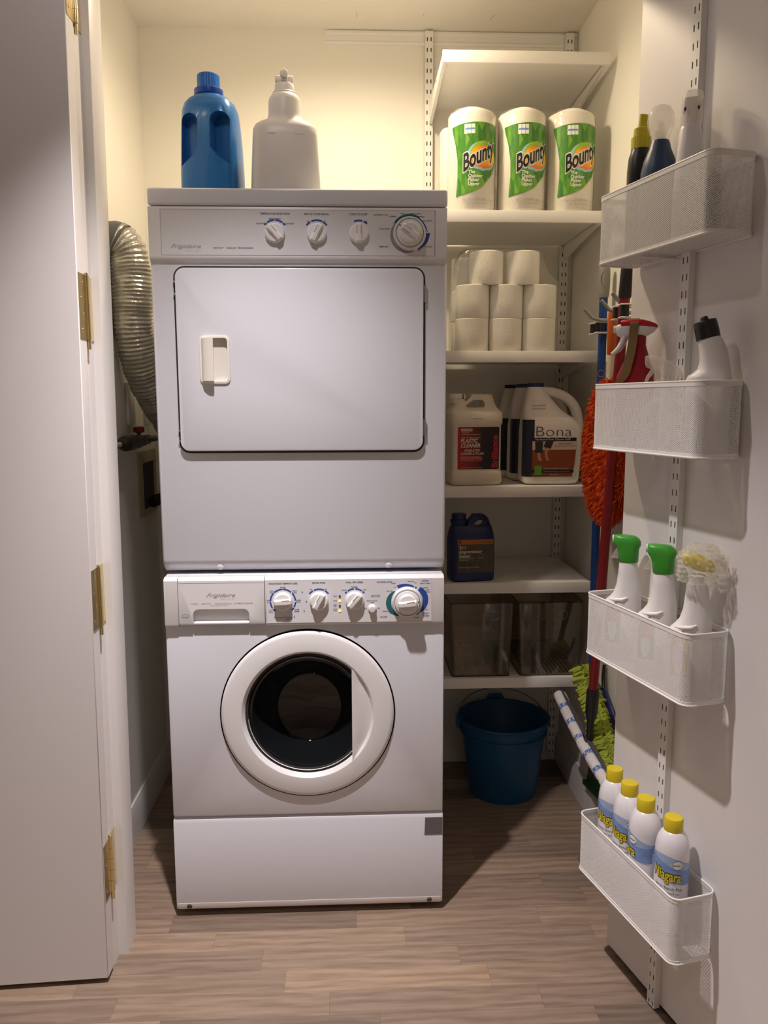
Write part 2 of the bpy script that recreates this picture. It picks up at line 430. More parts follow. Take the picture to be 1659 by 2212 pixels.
# recessed downlights; the rear one is an added fill
def downlight(x, y, label):
    t = thing('recessed_downlight', label, 'ceiling light', (x, y, CEIL))
    G().lathe([(0.085, 0), (0.085, -0.006), (0.06, -0.008), (0.055, 0.0)], 32, cap=False).build('trim_ring', 'trim', t)
    G().lathe([(0.0, -0.002), (0.055, -0.002)], 32, cap=False).build('lens', P('lamp_lens', (0.9, 0.9, 0.88), 0.4, emit=('#fff2e8', 2.0)), t)
downlight(-0.09, -0.585, 'round recessed downlight in the hall ceiling just before the closet opening')
downlight(0.13, 0.27, 'small recessed downlight in the closet ceiling above the dryer')
downlight(0.35, -2.10, 'round unseen downlight added behind the camera as fill')  # fixture added to go with the rear fill lamp

for (xa, ya, xb, yb) in ((0.144, 0.734, 0.146, 0.770), (0.3495, 0.7566, 0.3545, 0.7326), (0.5649, 0.7734, 0.5745, 0.7367)):
    d = Vector((xb-xa, yb-ya, 0)); n = Vector((-d.y, d.x, 0)).normalized()*0.0008
    q = G().add([(xa-n.x, ya-n.y, CEIL-0.0003), (xa+n.x, ya+n.y, CEIL-0.0003), (xb+n.x, yb+n.y, CEIL-0.0003), (xb-n.x, yb-n.y, CEIL-0.0003)], [(0, 1, 2, 3)]).build('scuff_mark', P('scuff', (0.40, 0.34, 0.26), 0.9), closet_ceiling)
    q.matrix_parent_inverse = Matrix.Identity(4)

# ---- doors
def hinge(parent, x, y, z, h, leaf_a, leaf_b, name='hinge'):
    """brass butt hinge; leaf_a lies on the door edge, leaf_b on the jamb"""
    g = G()
    for i in range(5):
        z0 = z+h*i/5+0.0006; z1 = z+h*(i+1)/5-0.0006
        g.lathe([(0.0056, z0), (0.0056, z1)], 14, c=(x, y, 0))
    g.box(*leaf_a, z, z+h); g.box(*leaf_b, z, z+h)
    o = g.build(name, 'brass', parent)
    p = G().lathe([(0.004, z-0.02), (0.0042, z+h+0.004), (0.0, z+h+0.006)], 12, c=(x, y, 0)); p.build('pin', 'brass', o)
    s = G()
    for k in range(4):
        zz = z+h*(0.14+0.24*k); yy = (leaf_a[2]+leaf_a[3])/2+(0.006 if k % 2 else -0.006)
        s.lathe([(0.0036, leaf_a[1]), (0.003, leaf_a[1]+0.0008), (0.0, leaf_a[1]+0.001)], 10, axis='x', c=(0, yy, zz))
    s.build('screw', 'brass', o)
    return o
d1 = struct(lean(G().box(-1.06, -0.449, -0.2315, -0.187, 0.012, 2.20, 0.0015, 1)).build('door_1', 'door'))
# the open left leaf swings a touch towards the hall
ca = math.radians(3.2)
for v in d1.data.vertices:
    k = v.co.x+0.449-0.0095*v.co.z; v.co.y += k*math.tan(ca)
for z in (0.196, 0.826, 1.444, 2.062):
    x = -0.4462+0.0095*z
    o = hinge(d1, x, -0.181, z, 0.132, (-0.4487+0.0095*z, -0.4475+0.0095*z, -0.228, -0.186), (-0.4517+0.0095*z, -0.4500+0.0095*z, -0.176, -0.137))
DA = Vector((0.7238, -0.1648, 0)); DT = Vector((0.2439, -0.9698, 0)); DN = Vector((-0.9698, -0.2439, 0))
DROT = math.atan2(DT.y, DT.x)               # local x runs along the door, local +y out of its far face
d2 = struct(G().box(0, 0.61, 0.0, 0.042, 0.013, 2.20, 0.0015, 1).build('door_2', 'door'))
d2.location = DA; d2.rotation_euler = (0, 0, DROT)
# local frame check: rotating x by DROT gives DT; local y -> (-DT.y, DT.x) = +x side (behind the visible face)
for z in (0.196, 0.826, 1.444, 2.062):
    hg = G()
    hg.lathe([(0.0062, z), (0.0062, z+0.132)], 14, c=(-0.006, 0.047, 0)).box(-0.0015, 0.0, 0.004, 0.042, z, z+0.132)
    hg.build('hinge', 'brass', d2)

# ================================================================== WASHER AND DRYER
def knob(parent, x, z, y, ang, r=0.0225, big=False):
    """moulded timer knob: bell, ridge turned by ang (deg clockwise), two slots"""
    g = G()
    if big:
        g.lathe([(0.0375, 0), (0.0375, -0.005), (0.036, -0.010), (0.034, -0.0115), (0.0335, -0.010), (0.0315, -0.010), (0.0315, -0.013)], 48, axis='y', cap=False)
        g.lathe([(0.031, -0.004), (0.0305, -0.012), (0.0285, -0.0145), (0.0235, -0.0155)], 48, axis='y', cap=False)
    k = g
    r2 = 0.0235 if big else r; y0 = -0.0145 if big else 0.0
    k.lathe([(r2, y0), (r2, y0-0.004), (r2*0.965, y0-0.0075), (r2*0.84, y0-0.0098), (r2*0.5, y0-0.0106), (0.0, y0-0.0108)], 40, axis='y', cap=False)
    o = k.build('knob', 'panel', parent, ang=30)
    o.location = (x, y, z)
    rot = Matrix.Rotation(math.radians(ang), 4, 'Y')
    rg = G(); n = 10; L = r2*0.93; ht = y0-0.0165
    vs = []; 
    prof = [(-0.0085, y0-0.008), (-0.0062, ht+0.002), (-0.004, ht), (0.004, ht), (0.0062, ht+0.002), (0.0085, y0-0.008)]
    for t, s in ((-1, 0.55), (-0.86, 0.9), (-0.6, 1), (0.6, 1), (0.9, 0.95), (1.0, 0.75)):
        for px, py in prof: vs.append((px*(0.8+0.2*s), y0-0.008+(py-(y0-0.008))*s, t*L))
    m = len(prof)
    fs = [(j*m+i, j*m+i+1, (j+1)*m+i+1, (j+1)*m+i) for j in range(5) for i in range(m-1)]
    fs += [tuple(range(m)), tuple(range(5*m, 6*m))]
    rg.add(vs, fs).xf(rot); rg.build('grip', 'panel', o, ang=25)
    sl = G()
    for sx in (-1, 1):
        sl.box(sx*0.0048-0.0011, sx*0.0048+0.0011, ht-0.0004, ht+0.0025, -0.1*L, 0.78*L, 0.0008, 2)
    sl.xf(rot).build('slot', P('knob_slot', (0.42, 0.38, 0.32), 0.5) if 'slot' not in M else 'slot', o)
    if big:
        b = G().box(-0.001, 0.001, -0.0157, -0.0145, 0.0255, 0.0300).xf(rot); b.build('pointer', 'ink', o)
    return o
M['slot'] = P('knob_slot', (0.42, 0.38, 0.32), 0.5)

DEP = 0.66
# ------------------------------ dryer
dry = thing('clothes_dryer', 'white front-loading dryer stacked on top of the washer', 'dryer', (0, 0, 0))
cab = G()
pr = [(DEP, 0.906), (DEP, 1.752), (0.004, 1.752), (0.0, 1.748), (0.0, 0.936), (0.003, 0.926), (0.010, 0.916), (0.022, 0.906)]
b = bmesh.new()
va = [b.verts.new((-0.343, p[0], p[1])) for p in pr]; vb = [b.verts.new((0.343, p[0], p[1])) for p in pr]
b.faces.new(va); b.faces.new(list(reversed(vb)))
for i in range(len(pr)): b.faces.new((va[i], vb[i], vb[(i+1) % len(pr)], va[(i+1) % len(pr)]))
bmesh.ops.recalc_face_normals(b, faces=b.faces[:])
bmesh.ops.bevel(b, geom=[e for e in b.edges if abs(e.verts[0].co.x-e.verts[1].co.x) < 1e-6 and e.verts[0].co.y < 0.1 and e.verts[1].co.y < 0.1], offset=0.008, segments=3, profile=0.5, affect='EDGES')
cab.bm(b).build('cabinet', 'enamel', dry)
G().box(-0.342, 0.342, -0.011, DEP, 1.7575, 1.7955, 0.006, 3).build('lid', 'enamel', dry)
G().box(-0.335, 0.335, 0.002, DEP-0.01, 1.751, 1.7585).build('seam', 'dark', dry)
# fascia with chamfered lower edge
pr = [(0.02, 1.632), (0.0, 1.632), (-0.0045, 1.634), (-0.0095, 1.640), (-0.0105, 1.645), (-0.0105, 1.750), (-0.0085, 1.7545), (0.02, 1.7545)]
fg = G().add([(-0.341, p[0], p[1]) for p in pr]+[(0.341, p[0], p[1]) for p in pr], [(i, (i+1) % 8, 8+(i+1) % 8, 8+i) for i in range(8)]+[tuple(range(8)), tuple(range(15, 7, -1))])
fascia = fg.build('control_panel', 'panel', dry, ang=30)
G().box(-0.3125, 0.3125, -0.0109, -0.010, 1.648, 1.7475).build('printed_plate', 'plate', fascia)
fr = G(); yy = -0.0111
for a in ((-0.3135, 0.3135, 1.7475, 1.7482), (-0.3135, 0.3135, 1.6473, 1.648), (-0.3135, -0.3125, 1.6473, 1.7482), (0.312, 0.3137, 1.6473, 1.7482)):
    fr.box(a[0], a[1], yy, -0.0102, a[2], a[3])
fr.build('plate_border', 'greyink', fascia)
S = flat(-0.0109)
LG = [G() for _ in range(4)]
near = lambda u, xs: min(range(len(xs)), key=lambda i: abs(u-xs[i]))
for s, u, v, h in (('TEMPERATURE SELECTIONS', -0.054, 1.7372, 0.0060), ('END OF CYCLE SIGNAL', 0.041, 1.7372, 0.0060), ('TURN TO START', 0.137, 1.7372, 0.0060),
                   ('MEDIUM HEAT', -0.054, 1.7265, 0.0046), ('HIGH HEAT', -0.0855, 1.716, 0.0046), ('LOW HEAT', -0.021, 1.716, 0.0046),
                   ('ON', 0.0215, 1.7215, 0.0046), ('OFF', 0.058, 1.7215, 0.0046), ('ON', 0.1535, 1.7215, 0.0046),
                   ('AUTOMATIC DRY', 0.188, 1.7365, 0.0044), ('TIMED DRY', 0.194, 1.666, 0.0048), ('COOL DOWN', 0.197, 1.706, 0.0042),
                   ('NORMAL', 0.216, 1.7335, 0.0042), ('HEAVY', 0.239, 1.7395, 0.0044), ('DELICATE/DRY', 0.268, 1.7395, 0.0044), ('DAMP DRY', 0.279, 1.733, 0.0042),
                   ('COOL DOWN', 0.2945, 1.724, 0.0042), ('OFF', 0.219, 1.7195, 0.004), ('OFF', 0.2935, 1.701, 0.004), ('AIR FLUFF', 0.2975, 1.6665, 0.0045), ('OFF', 0.275, 1.6585, 0.004)):
    put_text(LG[near(u, (-0.054, 0.041, 0.137, 0.247))], S, s, u, v, h, sx=0.92)
for g in LG: g.build('printed_lettering', 'ink', fascia)
lt = G()
for s, u in (('HEAVY DUTY', -0.184), ('DRUM LIGHT', -0.154), ('MOISTURE SENSOR', -0.122)):
    put_text(lt, S, s, u, 1.6618, 0.0046, sx=0.85)
lt.build('feature_lettering', 'ink', fascia)
lg = G()
put_text(lg, S, 'Frigidaire', -0.259, 1.6625, 0.0125, shear=0.45, sx=1.45, bold=0.0)
put_text(lg, S, 'GALLERY', -0.240, 1.6555, 0.0046, space=2.2, bold=0.0)
lg.build('script_lettering', 'greyink', fascia)
ar = G()
for cx, segs in ((-0.0545, ((-52, -40), (-36, -2), (2, 36), (40, 52))), (0.041, ((-52, -30), (-25, 25), (30, 52))), (0.1375, ((-22, 16), (22, 40)))):
    ar = G()
    for a, b_ in segs: arc(ar, S, cx, 1.696, 0.0275, 0.0315, a, b_)
    ar.build('dial_print', ['blueink', 'tealink', 'greyprint'], fascia)
ar = G()
arc(ar, S, 0.254, 1.697, 0.0385, 0.044, -52, 30, mi=1); arc(ar, S, 0.254, 1.697, 0.0385, 0.0415, 30, 78, mi=0)
arc(ar, S, 0.254, 1.697, 0.0385, 0.0475, 88, 150, taper=lambda t: 1-0.65*t)
arc(ar, S, 0.254, 1.697, 0.0385, 0.0455, 165, 312, mi=2, taper=lambda t: 0.4+0.6*math.sin(PI*min(1, t*1.1)))
ar.build('dial_print', ['blueink', 'tealink', 'greyprint'], fascia)
for x, a in ((-0.0545, -42), (0.041, 28), (0.1375, 0)): knob(dry, x, 1.696, -0.0109, a)
knob(dry, 0.254, 1.697, -0.0109, -55, big=True)
# door
gk = G().prism(rrect(-0.291, 0.2915, 1.1935, 1.6245, 0.026), -0.0015, 0.002); gk.build('door_gap_shade', 'dark', dry)  # dark plate painting in the shaded gap round the dryer door
dd = G().prism(rrect(-0.2858, 0.287, 1.199, 1.6195, 0.022, 8), -0.013, 0.001, bev=0.003, seg=2).build('door', 'enamel', dry)
boolean(dd, [G().prism(rrect(-0.2285, -0.1705, 1.3625, 1.4605, 0.008), -0.03, 0.01)])
hw = G().prism(rrect(-0.2345, -0.1645, 1.3555, 1.4665, 0.012), -0.0165, -0.0115, bev=0.0015).build('handle_bezel', 'ivory', dd)
boolean(hw, [G().prism(rrect(-0.2292, -0.1698, 1.3612, 1.4612, 0.008), -0.03, 0.01)])
G().box(-0.2300, -0.1690, -0.004, -0.0025, 1.361, 1.462).build('handle_well', 'ivory', dd)
hg = G()
pr = [(-0.2285, -0.012), (-0.2285, -0.019), (-0.224, -0.026), (-0.214, -0.0305), (-0.2035, -0.032), (-0.2005, -0.0315), (-0.2005, -0.026), (-0.208, -0.024), (-0.219, -0.019), (-0.222, -0.004)]
hg.prism(pr, 1.3625, 1.4600, plane='xy'); hg.build('pull_handle', 'ivory', dd)
for z in (1.543, 1.233):
    h = G().lathe([(0.0042, z), (0.0042, z+0.040)], 14, c=(0.2895, -0.007, 0)).box(0.286, 0.2925, -0.006, -0.001, z, z+0.040); h.build('hinge', 'steel', dd)
for z in (1.560, 1.588, 1.247, 1.222):
    G().lathe([(0.003, 0), (0.0028, -0.005), (0, -0.006)], 10, axis='y', c=(-0.2885, -0.0015, z)).build('door_stud', 'steel', dry)
for x in (-0.205, 0.205):
    G().lathe([(0.0085, 0.016), (0.0082, 0.0035), (0.0065, 0.0022), (0, 0.0018)], 20, axis='y', c=(x, 0.002, 0.9130+0.004)).build('plug', 'enamel', dry)

# ------------------------------ washer
wsh = thing('washing_machine', 'white front-loading washer with a round glass door under the dryer', 'washer', (0, 0, 0))
cabw = G().box(-0.343, 0.343, 0.0, DEP, 0.272, 0.775, 0.006, 2).build('cabinet', 'enamel', wsh)
boolean(cabw, [G().lathe([(0.168, -0.05), (0.168, 0.40)], 64, axis='y', c=(0.002, 0, 0.5425))])
G().box(-0.343, 0.343, 0.012, DEP, 0.030, 0.2735).build('base_frame', 'enamel', wsh)
G().box(-0.338, 0.338, 0.004, DEP, 0.7735, 0.8985, 0.003, 1).build('top_frame', 'enamel', wsh)
pr = [(0.02, 0.020), (0.0045, 0.020), (0.001, 0.0235), (0.0, 0.027), (0.0, 0.256), (0.003, 0.264), (0.010, 0.2685), (0.02, 0.2685)]
kp = G().add([(-0.3425, p[0], p[1]) for p in pr]+[(0.3425, p[0], p[1]) for p in pr], [(i, (i+1) % 8, 8+(i+1) % 8, 8+i) for i in range(8)]+[tuple(range(8)), tuple(range(15, 7, -1))])
kick = kp.build('access_panel', 'enamel', wsh, ang=30)
lip = G().box(-0.339, 0.339, -0.0012, 0.004, 0.0215, 0.037, 0.001, 2); lip.build('bottom_trim', P('aged_enamel', (0.60, 0.54, 0.50), 0.4), kick)
for x in (-0.310, 0.309):
    G().lathe([(0.0075, -0.0008), (0.006, -0.0022), (0.0045, -0.003), (0.004, -0.0015), (0.0, -0.0015)], 18, axis='y', c=(x, 0, 0.0285)).build('screw', P('screw_head', (0.14, 0.11, 0.10), 0.5, metal=0.5), kick)
tp = G().box(0.2970, 0.3415, -0.0009, 0.001, 0.2095, 0.2565); tp.v = [(x-(0.0015 if z < 0.23 and x < 0.31 else 0), y, z) for x, y, z in tp.v]
tp.build('tape_patch', P('grey_duct_tape', (0.150, 0.125, 0.130), 0.5), kick)['label'] = 'square of grey duct tape'
ch = G(); ch.box(-0.3205, -0.319, -0.0004, 0.001, 0.066, 0.0685); ch.box(-0.3215, -0.3198, -0.0004, 0.001, 0.060, 0.063); ch.build('paint_chip', 'greyink', kick)
for x in (-0.30, 0.30):
    for y in (0.06, DEP-0.06):
        G().lathe([(0.022, 0), (0.022, 0.008), (0.008, 0.010), (0.008, 0.032)], 20, c=(x, y, 0)).build('foot', 'black', wsh)
# control panel: end cap, detergent drawer, printed fascia
def profile_block(x0, x1, pr, name, mat, parent, ang=30):
    n = len(pr)
    return G().add([(x0, p[0], p[1]) for p in pr]+[(x1, p[0], p[1]) for p in pr], [(i, (i+1) % n, n+(i+1) % n, n+i) for i in range(n)]+[tuple(range(n)), tuple(range(2*n-1, n-1, -1))]).build(name, mat, parent, ang)
prw = [(0.01, 0.7725), (-0.008, 0.7725), (-0.012, 0.775), (-0.0135, 0.779), (-0.0135, 0.8865), (-0.010, 0.8905), (-0.003, 0.8935), (0.01, 0.8935)]
profile_block(-0.3395, -0.3068, prw, 'end_cap', 'panel', wsh)
wp = profile_block(-0.0965, 0.3395, prw, 'control_panel', 'panel', wsh)
prd = [(0.01, 0.775), (-0.0075, 0.775), (-0.0117, 0.7775), (-0.0132, 0.782), (-0.0132, 0.8862), (-0.0098, 0.8902), (-0.003, 0.893), (0.01, 0.893)]
drw = profile_block(-0.3055, -0.0980, prd, 'detergent_drawer', 'panel', wsh)
outl = [(-0.272, 0.7755-0.02), (-0.136, 0.7755-0.02)]+[(-0.136-0.014+0.014*math.cos(PI/2*i/6), 0.816-0.014+0.014*math.sin(PI/2*i/6)) for i in range(7)]+[(-0.272+0.014-0.014*math.sin(PI/2*i/6), 0.816-0.014+0.014*math.cos(PI/2*i/6)) for i in range(7)]
boolean(drw, [G().prism(outl, -0.05, 0.0085)])
G().box(-0.272, -0.136, 0.002, 0.0045, 0.774, 0.817).build('pull_recess', 'panel', drw)
G().box(-0.2715, -0.1365, -0.01150, 0.004, 0.776, 0.7835, 0.003, 3).build('pull_lip', 'panel', drw)
dk = G().box(-0.3053, -0.0982, -0.01352, -0.01250, 0.8805, 0.8811); dk.build('seam', 'greyink', drw)
for x in (-0.3062, -0.0972): G().box(x-0.0006, x+0.0006, -0.0105, 0.008, 0.774, 0.891).build('seam', 'dark', wsh)
S = flat(-0.01360); SD = flat(-0.01330)
G().box(-0.0925, 0.3095, -0.01380, -0.01300, 0.7795, 0.8855).build('printed_plate', 'plate', wp)
fr = G()
for a in ((-0.0925, 0.3100, 0.8855, 0.8860), (0.3093, 0.3098, 0.7795, 0.8860), (-0.0925, 0.3098, 0.7790, 0.7795)):
    fr.box(a[0], a[1], -0.01385, -0.01310, a[2], a[3])
fr.build('plate_border', 'greyink', wp)
S = flat(-0.01380)
LG = [G() for _ in range(6)]
for s, u, v, h in (('WASH/RINSE TEMPERATURES', -0.0525, 0.8755, 0.0058), ('EXTRA RINSE', 0.034, 0.8765, 0.0058), ('FINAL SPIN SPEED', 0.121, 0.8765, 0.0058),
                   ('WARM', -0.0535, 0.8665, 0.0045), ('WARM', -0.0535, 0.8618, 0.0045), ('COLD', -0.0800, 0.8575, 0.0042), ('COLD', -0.0800, 0.8533, 0.0042),
                   ('WARM', -0.0875, 0.8345, 0.0040), ('COLD', -0.0865, 0.8300, 0.0040), ('HOT', -0.0835, 0.8095, 0.0044), ('COLD', -0.0835, 0.8048, 0.0044),
                   ('COLD', -0.0250, 0.8535, 0.0044), ('COLD', -0.0165, 0.8300, 0.0044), ('WARM', -0.0205, 0.8108, 0.0042), ('WARM', -0.0205, 0.8063, 0.0042),
                   ('YES', 0.0145, 0.8605, 0.0044), ('NO', 0.0508, 0.8605, 0.0044), ('SLOW', 0.0955, 0.8580, 0.0044), ('NORMAL', 0.1205, 0.8655, 0.0044), ('FAST', 0.1455, 0.8580, 0.0044),
                   ('WASH', 0.0735, 0.8435, 0.0036), ('RINSE', 0.0735, 0.8320, 0.0036), ('FINAL', 0.0735, 0.8220, 0.0036), ('SPIN', 0.0735, 0.8182, 0.0036), ('DOOR', 0.0735, 0.8110, 0.0036), ('LOCK', 0.0735, 0.8072, 0.0036),
                   ('PULL TO START', 0.172, 0.8445, 0.0034), ('PUSH TO STOP', 0.172, 0.8410, 0.0034), ('END OF CYCLE', 0.163, 0.8305, 0.0040), ('CHIME', 0.163, 0.8262, 0.0040), ('ON', 0.147, 0.8115, 0.0042), ('OFF', 0.1795, 0.8115, 0.0042),
                   ('EXTRA CARE', 0.2010, 0.8035, 0.0044), ('WASH', 0.2120, 0.7985, 0.0044), ('COLORS', 0.1915, 0.7895, 0.0050), ('WASH', 0.2155, 0.8735, 0.0040), ('FINAL SPIN', 0.2580, 0.8778, 0.0034), ('OFF', 0.2695, 0.8740, 0.0038),
                   ('OFF', 0.2195, 0.8630, 0.0034), ('FINAL SPIN', 0.2060, 0.8545, 0.0034), ('HEAVY WASH', 0.2930, 0.8725, 0.0044), ('WASH', 0.2940, 0.8615, 0.0044), ('LIGHT', 0.2995, 0.8560, 0.0044), ('WASH', 0.2995, 0.8510, 0.0044),
                   ('FINAL SPIN', 0.2920, 0.8070, 0.0034), ('OFF', 0.2720, 0.8020, 0.0034), ('SHORT', 0.2945, 0.7965, 0.0056), ('WASH', 0.2960, 0.7905, 0.0056), ('OFF', 0.2270, 0.8025, 0.0034), ('FINAL SPIN', 0.2270, 0.7962, 0.0034), ('WASH', 0.2725, 0.7868, 0.0044), ('SENSOR', -0.0435, 0.7865, 0.0034)):
    put_text(LG[near(u, (-0.053, 0.034, 0.0735, 0.121, 0.165, 0.25)) if v < 0.87 or u > 0.15 else near(u, (-0.053, 0.034, 9, 0.121, 9, 0.25))], S, s, u, v, h, sx=0.92)
put_text(LG[0], S, 'PrecisionTemp', -0.0545, 0.7905, 0.0072, bold=0.0)
for g in LG: g.build('printed_lettering', 'ink', wp)
lb = G()
for s, u, v, h in (('KNITS/DELICATES', 0.1935, 0.8765, 0.0052), ('WHITES', 0.2930, 0.8785, 0.0052), ('COLD', -0.0250, 0.8580, 0.0044), ('WARM', -0.0165, 0.8343, 0.0044)):
    put_text(lb, S, s, u, v, h, sx=0.92)
lb.build('blue_lettering', 'blueink', wp)
ar = G()
for segs, cx, r0, r1 in ((((-142, -128), (-122, -94), (-88, -48), (-42, -3), (3, 42), (48, 86), (94, 118), (122, 136)), -0.0535, 0.0285, 0.0322), (((-52, -30), (-25, 25), (30, 52)), 0.034, 0.0275, 0.0312), (((-52, -40), (-35, -3), (3, 35), (40, 52)), 0.121, 0.0275, 0.0312)):
    ar = G()
    for a, b_ in segs: arc(ar, S, cx, 0.833, r0, r1, a, b_)
    ar.build('dial_print', ['blueink', 'tealink'], wp)
ar = G()
bump = lambda t: 0.25+0.75*math.sin(PI*t)
arc(ar, S, 0.249, 0.828, 0.0390, 0.0480, -32, 24, taper=lambda t: 1-0.55*t); arc(ar, S, 0.249, 0.828, 0.0390, 0.0435, 28, 34)
arc(ar, S, 0.249, 0.828, 0.0390, 0.0530, 42, 128, taper=lambda t: 0.35+0.65*math.sin(PI*min(1, 0.25+t*0.75))); arc(ar, S, 0.249, 0.828, 0.0385, 0.0415, 130, 145)
arc(ar, S, 0.249, 0.828, 0.0390, 0.0520, 212, 312, mi=1, taper=bump)
for dx, dz in ((-0.0065, 0.8545), (0.0035, 0.8312), (-0.0025, 0.8075), (-0.0265, 0.7935)):
    ar.add([S(dx+0.0014*math.cos(2*PI*i/10), dz+0.0014*math.sin(2*PI*i/10), 0.0003) for i in range(10)], [tuple(range(10))])
    ar.add([S(dx-0.0005, dz, 0.0003), S(dx+0.0005, dz, 0.0003), S(dx+0.0005, dz+0.0045, 0.0003), S(dx-0.0005, dz+0.0045, 0.0003)], [(0, 1, 2, 3)])
ar.build('dial_print', ['blueink', 'tealink'], wp)
lg = G()
put_text(lg, SD, 'Frigidaire', -0.2045, 0.8465, 0.0130, shear=0.45, sx=1.42, bold=0.0)
put_text(lg, SD, 'GALLERY', -0.186, 0.8400, 0.0046, space=2.2, bold=0.0)
lg.build('script_lettering', 'greyink', drw)
lt = G()
for s, u in (('18 CYCLES', -0.268), ('HEAVY DUTY', -0.2385), ('SOUND SILENCER Plus', -0.1975), ('AUTOMATIC DISPENSER', -0.149)): put_text(lt, SD, s, u, 0.8285, 0.0046, sx=0.9)
put_text(lt, SD, 'ENERGY SAVING DESIGN BY DESIGN', -0.208, 0.8243, 0.0026)
lt.build('printed_lettering', 'greyink', drw)
es = G()
arc(es, SD, -0.2895, 0.7945, 0.0095, 0.0101, -85, 70, n=16)
put_text(es, SD, 'energy', -0.2900, 0.7952, 0.0062, shear=0.5, bold=0.0, sx=0.9)
es.build('energy_mark', P('violet_print', '#6a6ab8', 0.5), drw)
for x, a in ((-0.0535, 86), (0.034, 28), (0.121, 40)): knob(wsh, x, 0.833, -0.01380, a)
knob(wsh, 0.249, 0.828, -0.01380, 84, big=True)
for i, z in enumerate((0.8445, 0.8325, 0.8205, 0.8080)):
    G().lathe([(0.0028, -0.01320), (0.0026, -0.01520), (0.0, -0.01580)], 14, axis='y', c=(0.0845, 0, z)).build('indicator_lamp', 'led' if i in (1, 3) else 'ink', wp)
bt = G().lathe([(0.0108, 0.0), (0.0105, -0.003), (0.0085, -0.0035), (0.0082, -0.009), (0.007, -0.0105), (0, -0.011)], 28, axis='y'); bo = bt.build('push_button', 'panel', wp); bo.location = (0.1635, -0.01360, 0.8128)
# round door
CX, CZ = 0.002, 0.5415
G().lathe([(0.2185, -0.0012), (0.2185, 0.0), (0.15, 0.0), (0.15, -0.0012)], 72, axis='y', c=(CX, 0, CZ), cap=False).build('door_gap_shade', 'dark', wsh)  # dark ring standing in for shade in the washer door gap
rp = [(0.2145, -0.002), (0.2150, -0.004), (0.2135, -0.0065), (0.2095, -0.0095), (0.2050, -0.0108), (0.1690, -0.0135), (0.1645, -0.0132), (0.1620, -0.0110), (0.1530, 0.0060), (0.1505, 0.0100), (0.1500, 0.014)]
ring = G().lathe(rp, 96, axis='y', c=(CX, 0, CZ), cap=False).build('door_ring', 'panel', wsh, ang=26)
cr = G(); n = 24; vs = []
X0 = 0.112-CX; R0 = 0.1625
am = math.acos(X0/R0)
for i in range(n+1):
    a = -am+2*am*i/n; zc = R0*math.sin(a); xr = max(X0, R0*math.cos(a))
    for j in range(7):
        t = j/6; x = X0+(xr-X0)*t
        vs.append((CX+x, -0.0138+0.010*math.sin(t*PI/2)**1.5*min(1, (xr-X0)/0.03), CZ+zc))
fs = [(i*7+j, i*7+j+1, (i+1)*7+j+1, (i+1)*7+j) for i in range(n) for j in range(6)]
o_ = len(vs); vs += [(vs[i*7][0], 0.02, vs[i*7][2]) for i in range(n+1)]
fs += [(i*7, (i+1)*7, o_+i+1, o_+i) for i in range(n)]
cr.add(vs, fs); cr.build('door_grip', 'panel', ring)
M['bowl'] = P('dark_door_glass', (0.010, 0.012, 0.014), 0.03, trans=0.35, ior=1.5, spec=0.5)
gl = G().lathe([(0.151, 0.012), (0.149, 0.007), (0.1455, 0.005), (0.140, 0.009), (0.134, 0.020), (0.128, 0.034), (0.118, 0.052), (0.104, 0.076), (0.096, 0.088), (0.091, 0.094), (0.089, 0.092), (0.083, 0.094), (0.0, 0.097)], 72, axis='y', c=(CX, 0, CZ), cap=False)
# the moulded bowl of the glass sits slightly above centre
gl.v = [(CX+(x-CX)*(1-0.08*max(0, min(1, (y-0.04)/0.05))), y*0.8+0.002, z-0.012*max(0, min(1, (y-0.03)/0.06))) for x, y, z in gl.v]
gl.build('door_glass', 'bowl', ring, ang=20)
G().lathe([(0.166, 0.006), (0.160, 0.02), (0.150, 0.03), (0.146, 0.10), (0.155, 0.12), (0.166, 0.125)], 64, axis='y', c=(CX, 0, CZ+0.001), cap=False).build('door_boot', P('rubber_boot', (0.05, 0.05, 0.055), 0.45), wsh)
dr = G().lathe([(0.165, 0.12), (0.165, 0.38), (0.15, 0.39), (0.0, 0.392)], 64, axis='y', c=(CX, 0, CZ+0.001), cap=False); dr.build('drum', P('drum_steel', (0.20, 0.19, 0.18), 0.35, metal=0.9), wsh)

